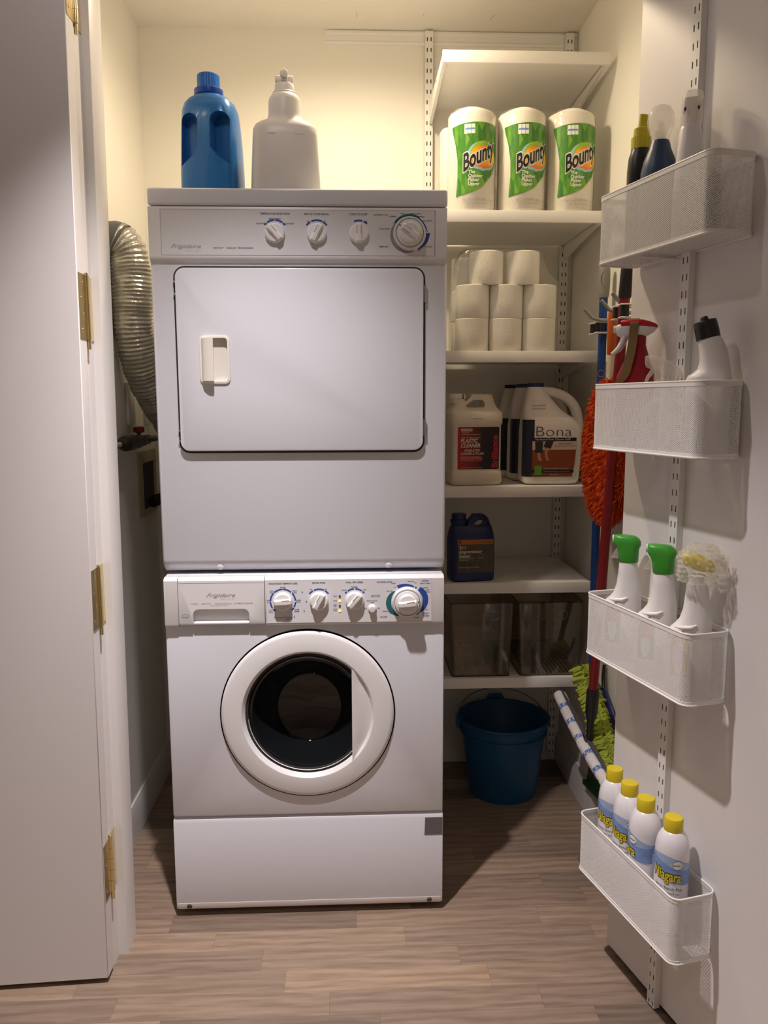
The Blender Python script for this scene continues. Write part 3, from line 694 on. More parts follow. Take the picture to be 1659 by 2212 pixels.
# ================================================================== SHELVING AND WHAT STANDS ON IT
def standard_mesh(n, up=0.0):
    """slotted channel hanging down from z=0: n pitches of 32 mm, face towards -y, back at y=0"""
    g = G(); xs = [-0.013, -0.0078, -0.0044, 0.0044, 0.0078, 0.013]; d = 0.014; z = up
    zs = []
    for k in range(n):
        zs.append((z, z-0.0195, False)); zs.append((z-0.0195, z-0.032, True)); z -= 0.032
    for za, zb, slot in zs:
        for i in range(5):
            if slot and i in (1, 3): continue
            g.add([(xs[i], -d, za), (xs[i+1], -d, za), (xs[i+1], -d, zb), (xs[i], -d, zb)], [(0, 1, 2, 3)])
            # the sheet has 1.2 mm of thickness beside each slot
        if slot:
            for i in (1, 3):
                a, b_ = xs[i], xs[i+1]; e = -d+0.0012
                g.add([(a, -d, za), (a, e, za), (b_, e, za), (b_, -d, za), (a, -d, zb), (a, e, zb), (b_, e, zb), (b_, -d, zb)],
                      [(0, 1, 5, 4), (2, 3, 7, 6), (0, 3, 2, 1), (4, 5, 6, 7)])
    for sx in (-1, 1):
        a, b_ = sx*0.013, sx*0.0118
        g.add([(a, -d, up), (a, 0, up), (b_, 0, up), (b_, -d+0.0012, up), (a, -d, z), (a, 0, z), (b_, 0, z), (b_, -d+0.0012, z)],
              [(0, 1, 5, 4), (1, 2, 6, 5), (2, 3, 7, 6), (0, 3, 2, 1), (4, 5, 6, 7)])
    g.add([(-0.0118, -d+0.0012, up), (0.0118, -d+0.0012, up), (0.0118, 0, up), (-0.0118, 0, up)], [(0, 1, 2, 3)])
    # dark strip painting in the shade seen through the slots
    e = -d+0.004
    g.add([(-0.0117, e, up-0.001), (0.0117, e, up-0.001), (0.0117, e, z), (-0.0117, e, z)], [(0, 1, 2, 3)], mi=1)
    return g
rl = G()
rl.add([(0.047, y, z) for y, z in ((YB, 2.462), (YB-0.0035, 2.462), (YB-0.0055, 2.470), (YB-0.003, 2.474), (YB-0.003, 2.492), (YB-0.0055, 2.496), (YB-0.0055, 2.5035), (YB, 2.5035))]
       + [(0.868, y, z) for y, z in ((YB, 2.462), (YB-0.0035, 2.462), (YB-0.0055, 2.470), (YB-0.003, 2.474), (YB-0.003, 2.492), (YB-0.0055, 2.496), (YB-0.0055, 2.5035), (YB, 2.5035))],
       [(i, (i+1) % 8, 8+(i+1) % 8, 8+i) for i in range(8)]+[tuple(range(8)), tuple(range(15, 7, -1))])
tag(rl.build('hanging_rail', 'elfa', ang=20), 'white horizontal hanging rail along the top of the back wall', 'rail')
M['slot_shade'] = P('slot_shade_strip', (0.10, 0.085, 0.08), 0.6, metal=0.4)  # darkness of the channel put into the colour
sm = standard_mesh(77).build('slotted_standard', ['elfa', 'slot_shade'], ang=20, fix=False)
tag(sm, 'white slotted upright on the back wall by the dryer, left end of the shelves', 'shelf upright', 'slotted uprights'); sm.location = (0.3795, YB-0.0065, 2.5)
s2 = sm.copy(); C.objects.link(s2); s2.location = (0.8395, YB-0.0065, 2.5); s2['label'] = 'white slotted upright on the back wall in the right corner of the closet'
SHELVES = [(2.280, 'white shelf nearest the ceiling with nothing standing on it'), (1.854, 'white shelf holding the green-labelled paper towel rolls'),
           (1.460, 'white shelf holding the stacked toilet paper'), (1.0625, 'white shelf holding the pale cleaner jugs'),
           (0.768, 'white shelf holding the dark blue sealer bottle'), (0.468, 'lowest white shelf, holding the two clear bins')]
WHERE = ['the empty top shelf', 'the paper towel shelf', 'the toilet paper shelf', 'the shelf of cleaner jugs', 'the shelf with the blue sealer bottle', 'the lowest shelf']
sh0 = br0 = None
YF = 0.437
for (zt, lab), wh in zip(SHELVES, WHERE):
    if sh0 is None:
        sh0 = thing('wall_shelf', lab, 'shelf', (0, 0, zt), group='white closet shelves')
        G().box(0.3925, 0.8355, YF+0.012, 0.838, -0.021, 0.0, 0.001, 1).build('board', 'shelf', sh0)
        G().box(0.3785, 0.8490, YF, YF+0.0118, -0.033, 0.0, 0.0015, 2).build('front_edge', 'shelf', sh0)
        g = G()
        g.prism([(YF+0.0125, -0.004), (YF+0.0125, -0.031), (0.52, -0.033), (0.836, -0.066), (0.836, -0.004)], 0.3805, 0.3900, plane='yz')
        br0 = thing('shelf_bracket', 'white wedge bracket under the left end of '+wh, 'shelf bracket', (0, 0, zt), group='shelf brackets')
        g.build('arm', 'elfa', br0)
        G().box(0.3835, 0.3870, 0.829, 0.843, -0.062, -0.008).build('hook', 'elfa', br0)
        G().lathe([(0.0035, 0.3802), (0.0035, 0.3815)], 10, axis='x', c=(0, 0.62, -0.014)).build('fixing_hole', 'dark', br0)
    else:
        dup(sh0, (0, 0, zt), label=lab); dup(br0, (0, 0, zt), label='white wedge bracket under the left end of '+wh)
    dup(br0, (0.4570, 0, zt), label='white wedge bracket under the right end of '+wh)

# ---- materials of the goods
M['paper'] = P('soft_paper', (0.84, 0.82, 0.77), 0.9, bump=(220, 0.35, 0.002))
M['film'] = clear('clear_film', '#fbfaf6', 0.14, 0.14, haze=0.05, bump=(40, 0.9, 0.006))
M['milk'] = P('milky_plastic', (0.72, 0.66, 0.56), 0.4, bump=(60, 0.03, 0.002))
M['bonaw'] = P('white_jug_plastic', (0.78, 0.74, 0.68), 0.32)
M['sealblue'] = P('navy_jug_plastic', (0.010, 0.022, 0.110), 0.35)
M['navycap'] = P('navy_cap', (0.008, 0.016, 0.085), 0.35)
def label_green():
    m = bpy.data.materials.new('green_diamond_print'); m.use_nodes = True; nt = m.node_tree; b = nt.nodes['Principled BSDF']; L = nt.links.new
    uv = nt.nodes.new('ShaderNodeUVMap'); sp = nt.nodes.new('ShaderNodeSeparateXYZ'); L(uv.outputs[0], sp.inputs[0])
    u = math_node(nt, 'MULTIPLY', sp.outputs[0], 44.0); v = math_node(nt, 'MULTIPLY', sp.outputs[1], 26.0)
    a = math_node(nt, 'FLOOR', math_node(nt, 'ADD', u, v)); c = math_node(nt, 'FLOOR', math_node(nt, 'SUBTRACT', u, v)); e = math_node(nt, 'FLOOR', math_node(nt, 'MULTIPLY', u, 2.0))
    cm = nt.nodes.new('ShaderNodeCombineXYZ'); L(a, cm.inputs[0]); L(c, cm.inputs[1]); L(e, cm.inputs[2])
    w = nt.nodes.new('ShaderNodeTexWhiteNoise'); w.noise_dimensions = '3D'; L(cm.outputs[0], w.inputs['Vector'])
    r = ramp(nt, w.outputs['Value'], [(0.0, '#387a2b'), (0.4, '#4a8a2e'), (0.7, '#5e9a33'), (1.0, '#76a63c')])
    L(r.outputs[0], b.inputs['Base Color']); b.inputs['Roughness'].default_value = 0.3
    return m
M['green'] = label_green()
def sunburst():
    m = bpy.data.materials.new('orange_gradient_print'); m.use_nodes = True; nt = m.node_tree; b = nt.nodes['Principled BSDF']; L = nt.links.new
    uv = nt.nodes.new('ShaderNodeUVMap'); sp = nt.nodes.new('ShaderNodeSeparateXYZ'); L(uv.outputs[0], sp.inputs[0])
    d = math_node(nt, 'ABSOLUTE', math_node(nt, 'MULTIPLY', math_node(nt, 'SUBTRACT', sp.outputs[1], 0.150), 28.0))
    r = ramp(nt, d, [(0.0, '#ffd83a'), (0.45, '#ffb21e'), (1.0, '#e8641a')])
    L(r.outputs[0], b.inputs['Base Color']); b.inputs['Roughness'].default_value = 0.3
    return m
M['sun'] = sunburst()
M['lime'] = P('lime_print', '#9cc43a', 0.3); M['skyprint'] = P('pale_blue_print', '#9cc8da', 0.3); M['bluepill'] = P('blue_pill_print', '#6a94d4', 0.3)
M['blackprint'] = P('black_print', (0.02, 0.015, 0.015), 0.4); M['palegreyprint'] = P('pale_grey_print', (0.44, 0.40, 0.34), 0.6)

# ---- paper towel rolls
RR = 0.0690
def towel_roll(loc, label, rot):
    t = thing('paper_towel_roll', label, 'paper towel roll', loc, rot, group='paper towel rolls')
    g = G().lathe([(0.022, 0.002), (RR-0.004, 0.0), (RR-0.001, 0.004), (RR-0.0005, 0.14), (RR-0.001, 0.272), (RR-0.006, 0.279), (0.024, 0.2785), (0.022, 0.26), (0.022, 0.002)], 48, cap=False)
    g.v = [(x*(1+0.006*math.sin(5*math.atan2(y, x)+z*20)), y*(1+0.006*math.sin(5*math.atan2(y, x)+z*20)), z+0.003*math.sin(3*math.atan2(y, x)+1) if z > 0.25 else z) for x, y, z in g.v]
    g.build('roll', 'paper', t)
    w = G(); secs = [(0.0, RR+0.0006), (0.10, RR+0.0008), (0.2, RR+0.0008), (0.268, RR+0.0006), (0.279, RR-0.004), (0.284, RR-0.018), (0.2835, 0.03), (0.288, 0.012)]
    w.lathe([(r, z) for z, r in secs], 56, cap=False)
    w.v = [(x*(1+0.010*noise.noise((x*30, y*30, z*25))), y*(1+0.010*noise.noise((x*30, y*30, z*25+9))), z+0.004*noise.noise((x*40, y*40, z*9)) if z > 0.24 else z) for x, y, z in w.v]
    w.build('wrapper', 'film', t)
    S = cyl(RR, 0, 0); D = PI/180*RR
    lb = G()
    L_ = [(0.228, -66), (0.21, -62), (0.18, -54), (0.14, -48.5), (0.10, -48), (0.07, -50), (0.040, -52)]
    R_ = [(0.242, 58), (0.145, 60), (0.122, 49), (0.102, 40), (0.086, 28), (0.063, 9), (0.049, -16), (0.040, -51)]
    def ip(T, v):
        for (v0, a0), (v1, a1) in zip(T, T[1:]):
            if v1 <= v <= v0: return a0+(a1-a0)*(v0-v)/(v0-v1)
        return T[0][1] if v > T[0][0] else T[-1][1]
    rows = [(0.040+(0.232-0.040)*i/40, ip(L_, 0.040+(0.232-0.040)*i/40)*D, ip(R_, 0.040+(0.232-0.040)*i/40)*D) for i in range(41)]
    uv = rows_patch(lb, S, rows, 24, 0.0016)
    # the upper edge bows: left corner lower than the right
    lb.v = [(x, y, z+(0.008*(max(0, (z-0.18)/0.052)))*math.sin(max(0.0, min(1.0, (uvv[0]/D+66)/124))*PI*0.75)) for (x, y, z), uvv in zip(lb.v, uv)]
    lb.uv = uv; lb.build('printed_label', 'green', t)
    q = G(); rows_patch(q, S, disc_rows(0.016, 0.148, 0.046, 0.040, 18), 16, 0.0018); q.build('pale_halo', 'skyprint', t)
    q = G(); rows_patch(q, S, [(v, a*0.98+0.004, b_*1.0) for v, a, b_ in disc_rows(0.018, 0.153, 0.042, 0.038, 18)], 16, 0.0019)
    q.build('lime_swoosh', 'lime', t)
    q = G(); uv = rows_patch(q, S, disc_rows(0.020, 0.147, 0.040, 0.032, 18), 16, 0.0020); q.uv = uv; q.build('sun_oval', 'sun', t)
    q = G(); put_text(q, S, 'Bounty', -0.0415, 0.106, 0.066, 'LEFT', bold=0.075, sx=0.50, rise=0.52, off=0.0022); q.build('brand_outline', 'white', t)
    q = G(); put_text(q, S, 'Bounty', -0.0415, 0.106, 0.066, 'LEFT', bold=0.028, sx=0.50, rise=0.52, off=0.0026); q.build('brand_lettering', 'blackprint', t)
    q = G()
    for i, s in enumerate(('The', 'Quicker', 'Picker', 'Upper')): put_text(q, S, s, -0.026, 0.101-0.0108*i, 0.0132, 'LEFT', bold=0.02, sx=0.92, off=0.0020)
    for k in range(3):
        rows_patch(q, S, rr_rows(-0.0375+0.0102*k, -0.0285+0.0102*k, 0.208, 0.234, 0.001), 3, 0.0020)
    q.build('white_lettering', 'white', t)
    q = G(); rows_patch(q, S, rr_rows(-0.036, -0.009, 0.2185, 0.2235, 0.002), 5, 0.0022); q.build('blue_badge', 'bluepill', t)
    q = G()
    for i, s in enumerate(('SELECT-A-SIZE PAPER TOWELS  •  102 2-PLY', 'SHEETS • 2 ROLLS = 82 SQ FT • 7.6 m2', '1 ROLL • 27.9 cm x 14.9 cm (11 in x 5.9 in)')):
        put_text(q, S, s, 0.010, 0.0275-0.0105*i, 0.0100, bold=0.0, sx=0.52, off=0.0016)
    q.build('small_print', 'palegreyprint', t)
    return t
tr = towel_roll((0.4735, 0.5125, 1.854), 'green-labelled paper towel roll at the left end of the front row', 0.10)
dup(tr, (0.6190, 0.5125, 1.8545), 0.20, 'green-labelled paper towel roll in the middle of the front row')
dup(tr, (0.7630, 0.5135, 1.854), 0.16, 'green-labelled paper towel roll at the right end of the front row')
dup(tr, (0.4640, 0.6580, 1.854), 1.1, 'paper towel roll standing behind the front row, only its left edge showing')

# ---- toilet paper in its film
tp = thing('toilet_paper_roll', '', 'toilet paper roll', (0, 0, 0), group='toilet paper rolls')
g = G().lathe([(0.020, 0.0), (0.0475, 0.0), (0.0495, 0.003), (0.0497, 0.048), (0.0495, 0.093), (0.0475, 0.0955), (0.020, 0.0955), (0.019, 0.09), (0.019, 0.005), (0.020, 0.0)], 40, cap=False)
g.build('paper', 'paper', tp)
G().lathe([(0.0192, 0.001), (0.0192, 0.0945), (0.0182, 0.0945), (0.0182, 0.001), (0.0192, 0.001)], 24, cap=False).build('core', P('cardboard', '#b09a7c', 0.8), tp)
rolls = [(0.4775, 0.500, 0, 'bottom row', 'nearest the dryer'), (0.5775, 0.500, 0, 'bottom row', 'in the middle'), (0.6775, 0.500, 0, 'bottom row', 'at the right end'),
         (0.4785, 0.500, 1, 'second row', 'nearest the dryer'), (0.5785, 0.500, 1, 'second row', 'in the middle'), (0.6785, 0.500, 1, 'second row', 'at the right end'),
         (0.5185, 0.500, 2, 'top row', 'on the left'), (0.6265, 0.500, 2, 'top row', 'on the right'), (0.4800, 0.612, 2, 'top row', 'behind and nearest the dryer')]
for i, (x, y, k, row, pos) in enumerate(rolls):
    lab = 'white toilet paper roll in the %s of the stack, %s' % (row, pos)
    if i == 0: tp['label'] = lab; tp.location = (x, y, 1.4602+0.0958*k)
    else: dup(tp, (x, y, 1.4602+0.0958*k), 0.3*i, lab)
    if k == 2 and i == 8:                       # the rear column that carries it
        for kk in (0, 1): dup(tp, (x, y, 1.4602+0.0958*kk), 0.2, 'white toilet paper roll in the %s of the stack, behind the front rolls' % ('bottom row', 'second row')[kk])
w = G()
secs = []
for z, xa, xb, y0, y1 in ((0.0, 0.4255, 0.7300, 0.4478, 0.664), (0.05, 0.4240, 0.7312, 0.4472, 0.664), (0.10, 0.4245, 0.7308, 0.4472, 0.664), (0.15, 0.4250, 0.7310, 0.4475, 0.664), (0.196, 0.4275, 0.7300, 0.4480, 0.664), (0.225, 0.4290, 0.705, 0.4480, 0.664), (0.255, 0.4330, 0.688, 0.4485, 0.664), (0.285, 0.438, 0.682, 0.4490, 0.664), (0.293, 0.455, 0.668, 0.462, 0.655)):
    secs.append((z+1.4605, (xb-xa)/2, (y1-y0)/2, (xa+xb)/2, (y0+y1)/2, 9))
w.loft(secs, seg=72)
w.v = [(x+0.0025*noise.noise((x*35, y*35, z*30)), y+0.002*noise.noise((x*30, y*35+5, z*22)), z+(0.005*noise.noise((x*28, y*28, 3)) if z > 1.72 else 0)) for x, y, z in w.v]
tag(w.build('plastic_wrap', 'film', ang=60), 'crinkled clear plastic film wrapped around the stack of toilet paper', 'plastic wrap')

# ---- plastic cleaner jug
def flat_label(parent, S, rows, mat, name, off=0.0003, nc=2, mi=0):
    q = G(); rows_patch(q, S, rows, nc, off); return q.build(name, mat, parent)
M['redlabel'] = P('red_print', (0.22, 0.006, 0.010), 0.35); M['blacklabel'] = P('black_label', (0.012, 0.010, 0.010), 0.35); M['redglow'] = P('bright_red_print', (0.42, 0.03, 0.03), 0.4)
M['offwhite'] = P('off_white_print', (0.66, 0.60, 0.52), 0.5)
def red_grad():
    m = bpy.data.materials.new('red_to_black_print'); m.use_nodes = True; nt = m.node_tree; b = nt.nodes['Principled BSDF']; L = nt.links.new
    uv = nt.nodes.new('ShaderNodeUVMap'); sp = nt.nodes.new('ShaderNodeSeparateXYZ'); L(uv.outputs[0], sp.inputs[0])
    f = math_node(nt, 'ADD', math_node(nt, 'MULTIPLY', sp.outputs[0], 8.2), 0.5)
    r = ramp(nt, f, [(0.0, '#a01218'), (0.35, '#7c0f14'), (0.62, '#1a0c0d'), (1.0, '#100b0b')])
    L(r.outputs[0], b.inputs['Base Color']); b.inputs['Roughness'].default_value = 0.35
    return m
M['redgrad'] = red_grad()
jg = thing('cleaner_jug', 'off-white square jug with a red and black label, handle on top', 'jug', (0.4885, 0.518, 1.0625), 0.10, group='jugs on the shelf')
b_ = G(); rx, ry = 0.0790, 0.0600
b_.loft([(0, rx-0.010, ry-0.010, 0, 0, 7), (0.004, rx-0.004, ry-0.004, 0, 0, 8), (0.012, rx, ry, 0, 0, 9), (0.038, rx, ry, 0, 0, 9), (0.043, rx-0.002, ry-0.002, 0, 0, 9), (0.046, rx-0.0035, ry-0.0035, 0, 0, 9), (0.180, rx-0.0035, ry-0.0035, 0, 0, 9), (0.183, rx-0.002, ry-0.002, 0, 0, 9), (0.187, rx, ry, 0, 0, 9),
         (0.216, rx, ry, 0, 0, 8), (0.222, rx-0.002, ry-0.004, 0, 0, 7), (0.226, rx-0.006, ry-0.010, 0, 0, 6), (0.236, rx-0.011, 0.036, 0.000, 0, 4), (0.247, rx-0.015, 0.028, 0.0, 0, 3.4), (0.272, rx-0.022, 0.021, 0.0, 0, 3), (0.2745, rx-0.026, 0.017, 0.0, 0, 3)], seg=64)
bd = b_.build('body', 'milk', jg)
hole = [(-0.028, 0.2335), (0.022, 0.2335), (0.0275, 0.2375), (0.0275, 0.248), (0.022, 0.256), (-0.006, 0.256), (-0.0135, 0.252), (-0.031, 0.2405), (-0.0315, 0.236)]
notch = [(-0.0295, 0.30), (-0.0295, 0.262), (-0.036, 0.256), (-0.029, 0.2515), (-0.012, 0.2675), (-0.008, 0.30)]
top = [(-0.09, 0.30), (-0.09, 0.2585), (-0.034, 0.2585), (-0.034, 0.30)]
slope = [(0.09, 0.30), (0.038, 0.30), (0.046, 0.276), (0.060, 0.246), (0.0745, 0.218), (0.09, 0.218)]
boolean(bd, [G().prism(hole, -0.1, 0.1), G().prism(notch, -0.1, 0.1), G().prism(top, -0.1, 0.1)])
G().lathe([(0.0195, 0.246), (0.0200, 0.258), (0.0185, 0.261)], 28, c=(-0.0545, 0, 0)).build('neck', 'milk', jg)
cp = G().lathe([(0.0215, 0.2595), (0.0218, 0.2605), (0.0214, 0.2735), (0.0205, 0.2750), (0, 0.2750)], 36, c=(-0.0545, 0, 0))
cp.build('cap', 'bonaw', jg)
S = flat(-(ry-0.0035), 0, 0)
q = G(); q.uv = rows_patch(q, S, rr_rows(-0.061, 0.066, 0.050, 0.176, 0.003), 10, 0.0006); q.build('printed_label', 'redgrad', jg)
q = G()
for s, v, h, sh in (('PLASTIC', 0.130, 0.0165, 0.25), ('CLEANER', 0.1155, 0.0165, 0.25)): put_text(q, S, s, -0.053, v, h, 'LEFT', 0.03, sh, sx=0.86, off=0.0012)
put_text(q, S, 'ONE-STEP', -0.0415, 0.1025, 0.0105, 'LEFT', 0.02, 0.25, off=0.0012); put_text(q, S, 'CLEANER & POLISH', -0.053, 0.0935, 0.0100, 'LEFT', 0.02, 0.25, sx=0.82, off=0.0012)
put_text(q, S, 'Cleans • Polishes • Protects', -0.051, 0.1435, 0.0052, 'LEFT', 0, 0.2, off=0.0012); put_text(q, S, '• Anti-Static', -0.051, 0.158, 0.0050, 'LEFT', 0, 0.2, off=0.0012)
put_text(q, S, '• Ammonia and Alcohol Free', -0.051, 0.1525, 0.0050, 'LEFT', 0, 0.2, off=0.0012); put_text(q, S, '1 GALLON (3.785 L) • Made in the U.S.A.', -0.053, 0.0535, 0.0040, 'LEFT', 0, 0.1, off=0.0012)
rows_patch(q, S, rr_rows(-0.052, -0.016, 0.1635, 0.1710, 0.0036), 3, 0.0010)
for s, v in (('Acrylic, Plexiglas, Lexan, High Gloss', 0.0865), ('Polycarbonate, vinyl, Mylar, stainless, foil', 0.0820), ('& all hard shiny surfaces', 0.0775)): put_text(q, S, s, -0.0525, v-0.001, 0.0040, 'LEFT', 0, 0.2, off=0.0014)
q.build('white_lettering', 'offwhite', jg)
q = G(); put_text(q, S, 'NON-TOXIC', -0.034, 0.1652, 0.0058, 'CENTER', 0.03, 0.2, off=0.0014); q.build('dark_lettering', 'redlabel', jg)
q = G(); rows_patch(q, S, rr_rows(-0.0535, 0.014, 0.0730, 0.0895, 0.003), 3, 0.0009)
put_text(q, S, 'Brilliance', 0.0610, 0.054, 0.0260, 'LEFT', 0.03, 0, rot=PI/2, sx=1.02, off=0.0012); q.build('red_lettering', 'redglow', jg)
q = G(); put_text(q, flat(-ry), 'EXP 07 15 2019', 0, 0.199, 0.0046, off=0.0006); q.build('date_stamp', 'ink', jg)

# ---- floor cleaner jugs (three, one behind another)
def bona(loc, label, rot):
    t = thing('floor_cleaner_jug', label, 'jug', loc, rot, group='floor cleaner jugs')
    b = G(); rx, ry = 0.0860, 0.0560
    b.loft([(0, rx-0.014, ry-0.014, 0, 0, 5), (0.004, rx-0.006, ry-0.006, 0, 0, 6), (0.012, rx, ry, 0, 0, 6), (0.020, rx+0.001, ry, 0.001, 0, 6), (0.10, rx+0.004, ry, 0.004, 0, 6), (0.170, rx+0.003, ry, 0.004, 0, 6), (0.192, 0.0800, ry, -0.003, 0, 5.5),
            (0.204, 0.0740, ry-0.003, -0.010, 0, 5), (0.209, 0.0700, ry-0.010, -0.013, 0, 4.5), (0.226, 0.0580, 0.036, -0.024, 0, 3.4), (0.245, 0.0480, 0.033, -0.031, 0, 3), (0.266, 0.0370, 0.029, -0.038, 0, 2.5), (0.290, 0.0260, 0.025, -0.043, 0, 2), (0.2955, 0.0235, 0.0235, -0.0435, 0, 2)], seg=56)
    for z in (0.229, 0.240): b.box(-0.060, -0.020, -0.0375, -0.030, z, z+0.0035, 0.0015, 2)
    bo = b.build('body', 'bonaw', t)
    hb = G(); pts = []
    for i in range(15):
        a = PI/2*(1-i/14.0); pts.append((-0.028+0.118*math.cos(a)**0.85 if math.cos(a) > 0 else -0.028, 0, 0.180+0.101*math.sin(a)**0.85 if math.sin(a) > 0 else 0.180))
    pts.append((0.0885, 0, 0.150))
    hb.tube(pts, [0.016]*2+[0.0155]*12+[0.018, 0.016], 14, up=(0, 1, 0)); hb.build('handle', 'bonaw', t)
    cap = G().lathe([(0.0245, 0.2945), (0.0245, 0.3045), (0.0235, 0.306), (0, 0.306)], 36, c=(-0.0435, 0, 0)); cap.build('cap', 'navycap', t)
    S = flat(-ry)
    q = G()      # navy panel wrapping the left front corner
    sec = []
    for i in range(15):
        a = math.radians(180+4+ (92-4)*i/14.0); ca, sa = math.cos(a), math.sin(a)
        x, y = (rx+0.0045)*math.copysign(abs(ca)**(1/3), ca)+0.0035, (ry+0.0008)*math.copysign(abs(sa)**(1/3), sa); sec.append((x, y))
    sec = [p for p in sec if p[0] < -0.055]
    vs = [(x, y, 0.026) for x, y in sec]+[(x, y, 0.197) for x, y in sec]; n = len(sec)
    q.add(vs, [(i, i+1, n+i+1, n+i) for i in range(n-1)]); q.build('side_label', 'sidenavy', t)
    q = G()
    x0 = -0.0835
    for k, (z, wd, hh) in enumerate(((0.183, .016, .0012), (0.178, .013, .0012), (0.172, .016, .0012), (0.167, .010, .0012), (0.160, .016, .0012), (0.155, .015, .0012), (0.150, .016, .0012), (0.092, .016, .0012), (0.087, .013, .0012), (0.080, .016, .0012), (0.075, .012, .0012), (0.069, .015, .0012), (0.064, .016, .0012))):
        rows_patch(q, flat(-(ry*0.80)), [(z, x0+0.004, x0+0.004+wd*0.8), (z+hh, x0+0.004, x0+0.004+wd*0.8)], 1, 0.0)
    q.xf(Matrix.Identity(4))
    q.v = [(-0.0865+(x+0.0835)*0.75, -0.0330-(x+0.0835)*1.0, z) for x, y, z in q.v]
    q.build('side_text', 'dimprint', t)
    q = G(); rows_patch(q, flat(0), [(0.118, -0.080, -0.070), (0.135, -0.080, -0.070)], 1); rows_patch(q, flat(0), [(0.035, -0.0815, -0.069), (0.058, -0.0815, -0.069)], 1)
    q.v = [(-0.0865+(x+0.0835)*0.75, -0.0330-(x+0.0835)*1.0, z) for x, y, z in q.v]
    q.build('white_panel', 'offwhite', t)
    rows_patch_band = lambda z0, z1, x1, m, nm, off=0.0008: flat_label(t, S, [(z0, -0.0620, x1), (z1, -0.0620, x1)], m, nm, off)
    rows_patch_band(0.133, 0.143, 0.0715, 'sidenavy', 'name_band', 0.0009)
    flat_label(t, S, [(0.026, -0.0620, 0.0600), (0.06, -0.0620, 0.0665), (0.107, -0.0620, 0.0710)], 'terracotta', 'floor_picture', 0.0007)
    flat_label(t, S, [(0.107, -0.0620, 0.0710), (0.133, -0.0620, 0.0715)], 'pinkprint', 'wall_picture', 0.0007)
    flat_label(t, S, [(0.038, -0.0620, 0.0640), (0.046, -0.0620, 0.0655)], 'sidenavy', 'bottom_band', 0.0009)
    q = G()
    for leg in ([(-0.054, 0.1325), (-0.030, 0.1325), (-0.0315, 0.098), (-0.053, 0.098)], [(-0.022, 0.1325), (0.002, 0.1325), (-0.0065, 0.110), (-0.0285, 0.116)]):
        q.poly([S(x, z, 0.0011) for x, z in leg])
    q.build('trouser_picture', 'charprint', t)
    q = G()
    for ft in ([(-0.047, 0.098), (-0.038, 0.098), (-0.036, 0.084), (-0.031, 0.0745), (-0.041, 0.0735), (-0.045, 0.082)], [(-0.026, 0.115), (-0.010, 0.110), (-0.017, 0.098), (-0.014, 0.082), (-0.007, 0.0755), (-0.020, 0.0755), (-0.023, 0.090)]):
        q.poly([S(x, z, 0.0012) for x, z in ft])
    q.build('feet_picture', 'skinprint', t)
    q = G(); rows_patch(q, S, rr_rows(-0.054, -0.0325, 0.031, 0.0590, 0.002), 2, 0.0013); q.build('green_badge', 'leafprint', t)
    q = G(); put_text(q, S, 'Bona', -0.0560, 0.1475, 0.0430, 'LEFT', -0.014, sx=1.30, off=0.0008)
    put_text(q, S, 'Original Formula', 0.036, 0.1235, 0.0058, 'CENTER', 0.01, off=0.0012); put_text(q, S, 'Clean & Protect Wood Floors', 0.036, 0.1165, 0.0052, 'CENTER', -0.005, 0.2, off=0.0012); q.build('dark_lettering', 'ink', t)
    q = G(); put_text(q, S, 'Hardwood Floor Cleaner Refill', -0.0545, 0.1355, 0.0088, 'LEFT', 0.0, sx=0.97, off=0.0013)
    put_text(q, S, 'New Look • No Residue • Ready to Use', -0.026, 0.0495, 0.0046, 'LEFT', 0, off=0.0013); put_text(q, S, 'Professional Solutions Safe for Your Floors & Planet', -0.027, 0.0405, 0.0038, 'LEFT', 0, off=0.0013)
    put_text(q, S, '128 fl oz (3.79 L)', 0.005, 0.031, 0.0034, off=0.0013); q.build('white_lettering', 'offwhite', t)
    return t
M['sidenavy'] = P('navy_label', (0.012, 0.014, 0.030), 0.4); M['dimprint'] = P('dim_print', (0.12, 0.13, 0.15), 0.5)
M['terracotta'] = P('wood_picture_print', (0.235, 0.060, 0.022), 0.45); M['pinkprint'] = P('pale_wall_print', (0.60, 0.46, 0.36), 0.45)
M['charprint'] = P('charcoal_print', (0.03, 0.03, 0.032), 0.45); M['skinprint'] = P('skin_tone_print', (0.48, 0.24, 0.15), 0.45); M['leafprint'] = P('leaf_green_print', '#5fa02a', 0.45)
bj = bona((0.7215, 0.5190, 1.0625), 'white floor cleaner jug in front, wood floor picture and large dark name on its label', 0.0)
dup(bj, (0.7085, 0.6350, 1.0625), 0.0, 'white floor cleaner jug second in line, mostly hidden behind the front one')
dup(bj, (0.6960, 0.7500, 1.0625), 0.0, 'white floor cleaner jug at the rear of the line of three')

# ---- sealer bottle
sl = thing('sealer_bottle', 'small dark blue jug with an orange-topped stone picture label', 'bottle', (0.4815, 0.498, 0.768), 0.12)
b_ = G(); rx, ry = 0.0680, 0.0430
b_.loft([(0, rx-0.006, ry-0.006, 0, 0, 6), (0.004, rx-0.001, ry-0.001, 0, 0, 7), (0.010, rx, ry, 0, 0, 7), (0.118, rx, ry, 0, 0, 7), (0.134, rx-0.0005, ry-0.001, 0, 0, 6), (0.150, rx-0.002, ry-0.006, 0.0, 0, 5), (0.163, rx-0.004, ry-0.014, 0.0, 0, 4), (0.172, rx-0.007, 0.022, 0.0, 0, 3.5), (0.190, rx-0.013, 0.019, 0.0, 0, 3), (0.201, rx-0.024, 0.017, 0.0, 0, 3), (0.2045, rx-0.034, 0.012, 0.002, 0, 3)], seg=64)
bd = b_.build('body', 'sealblue', sl)
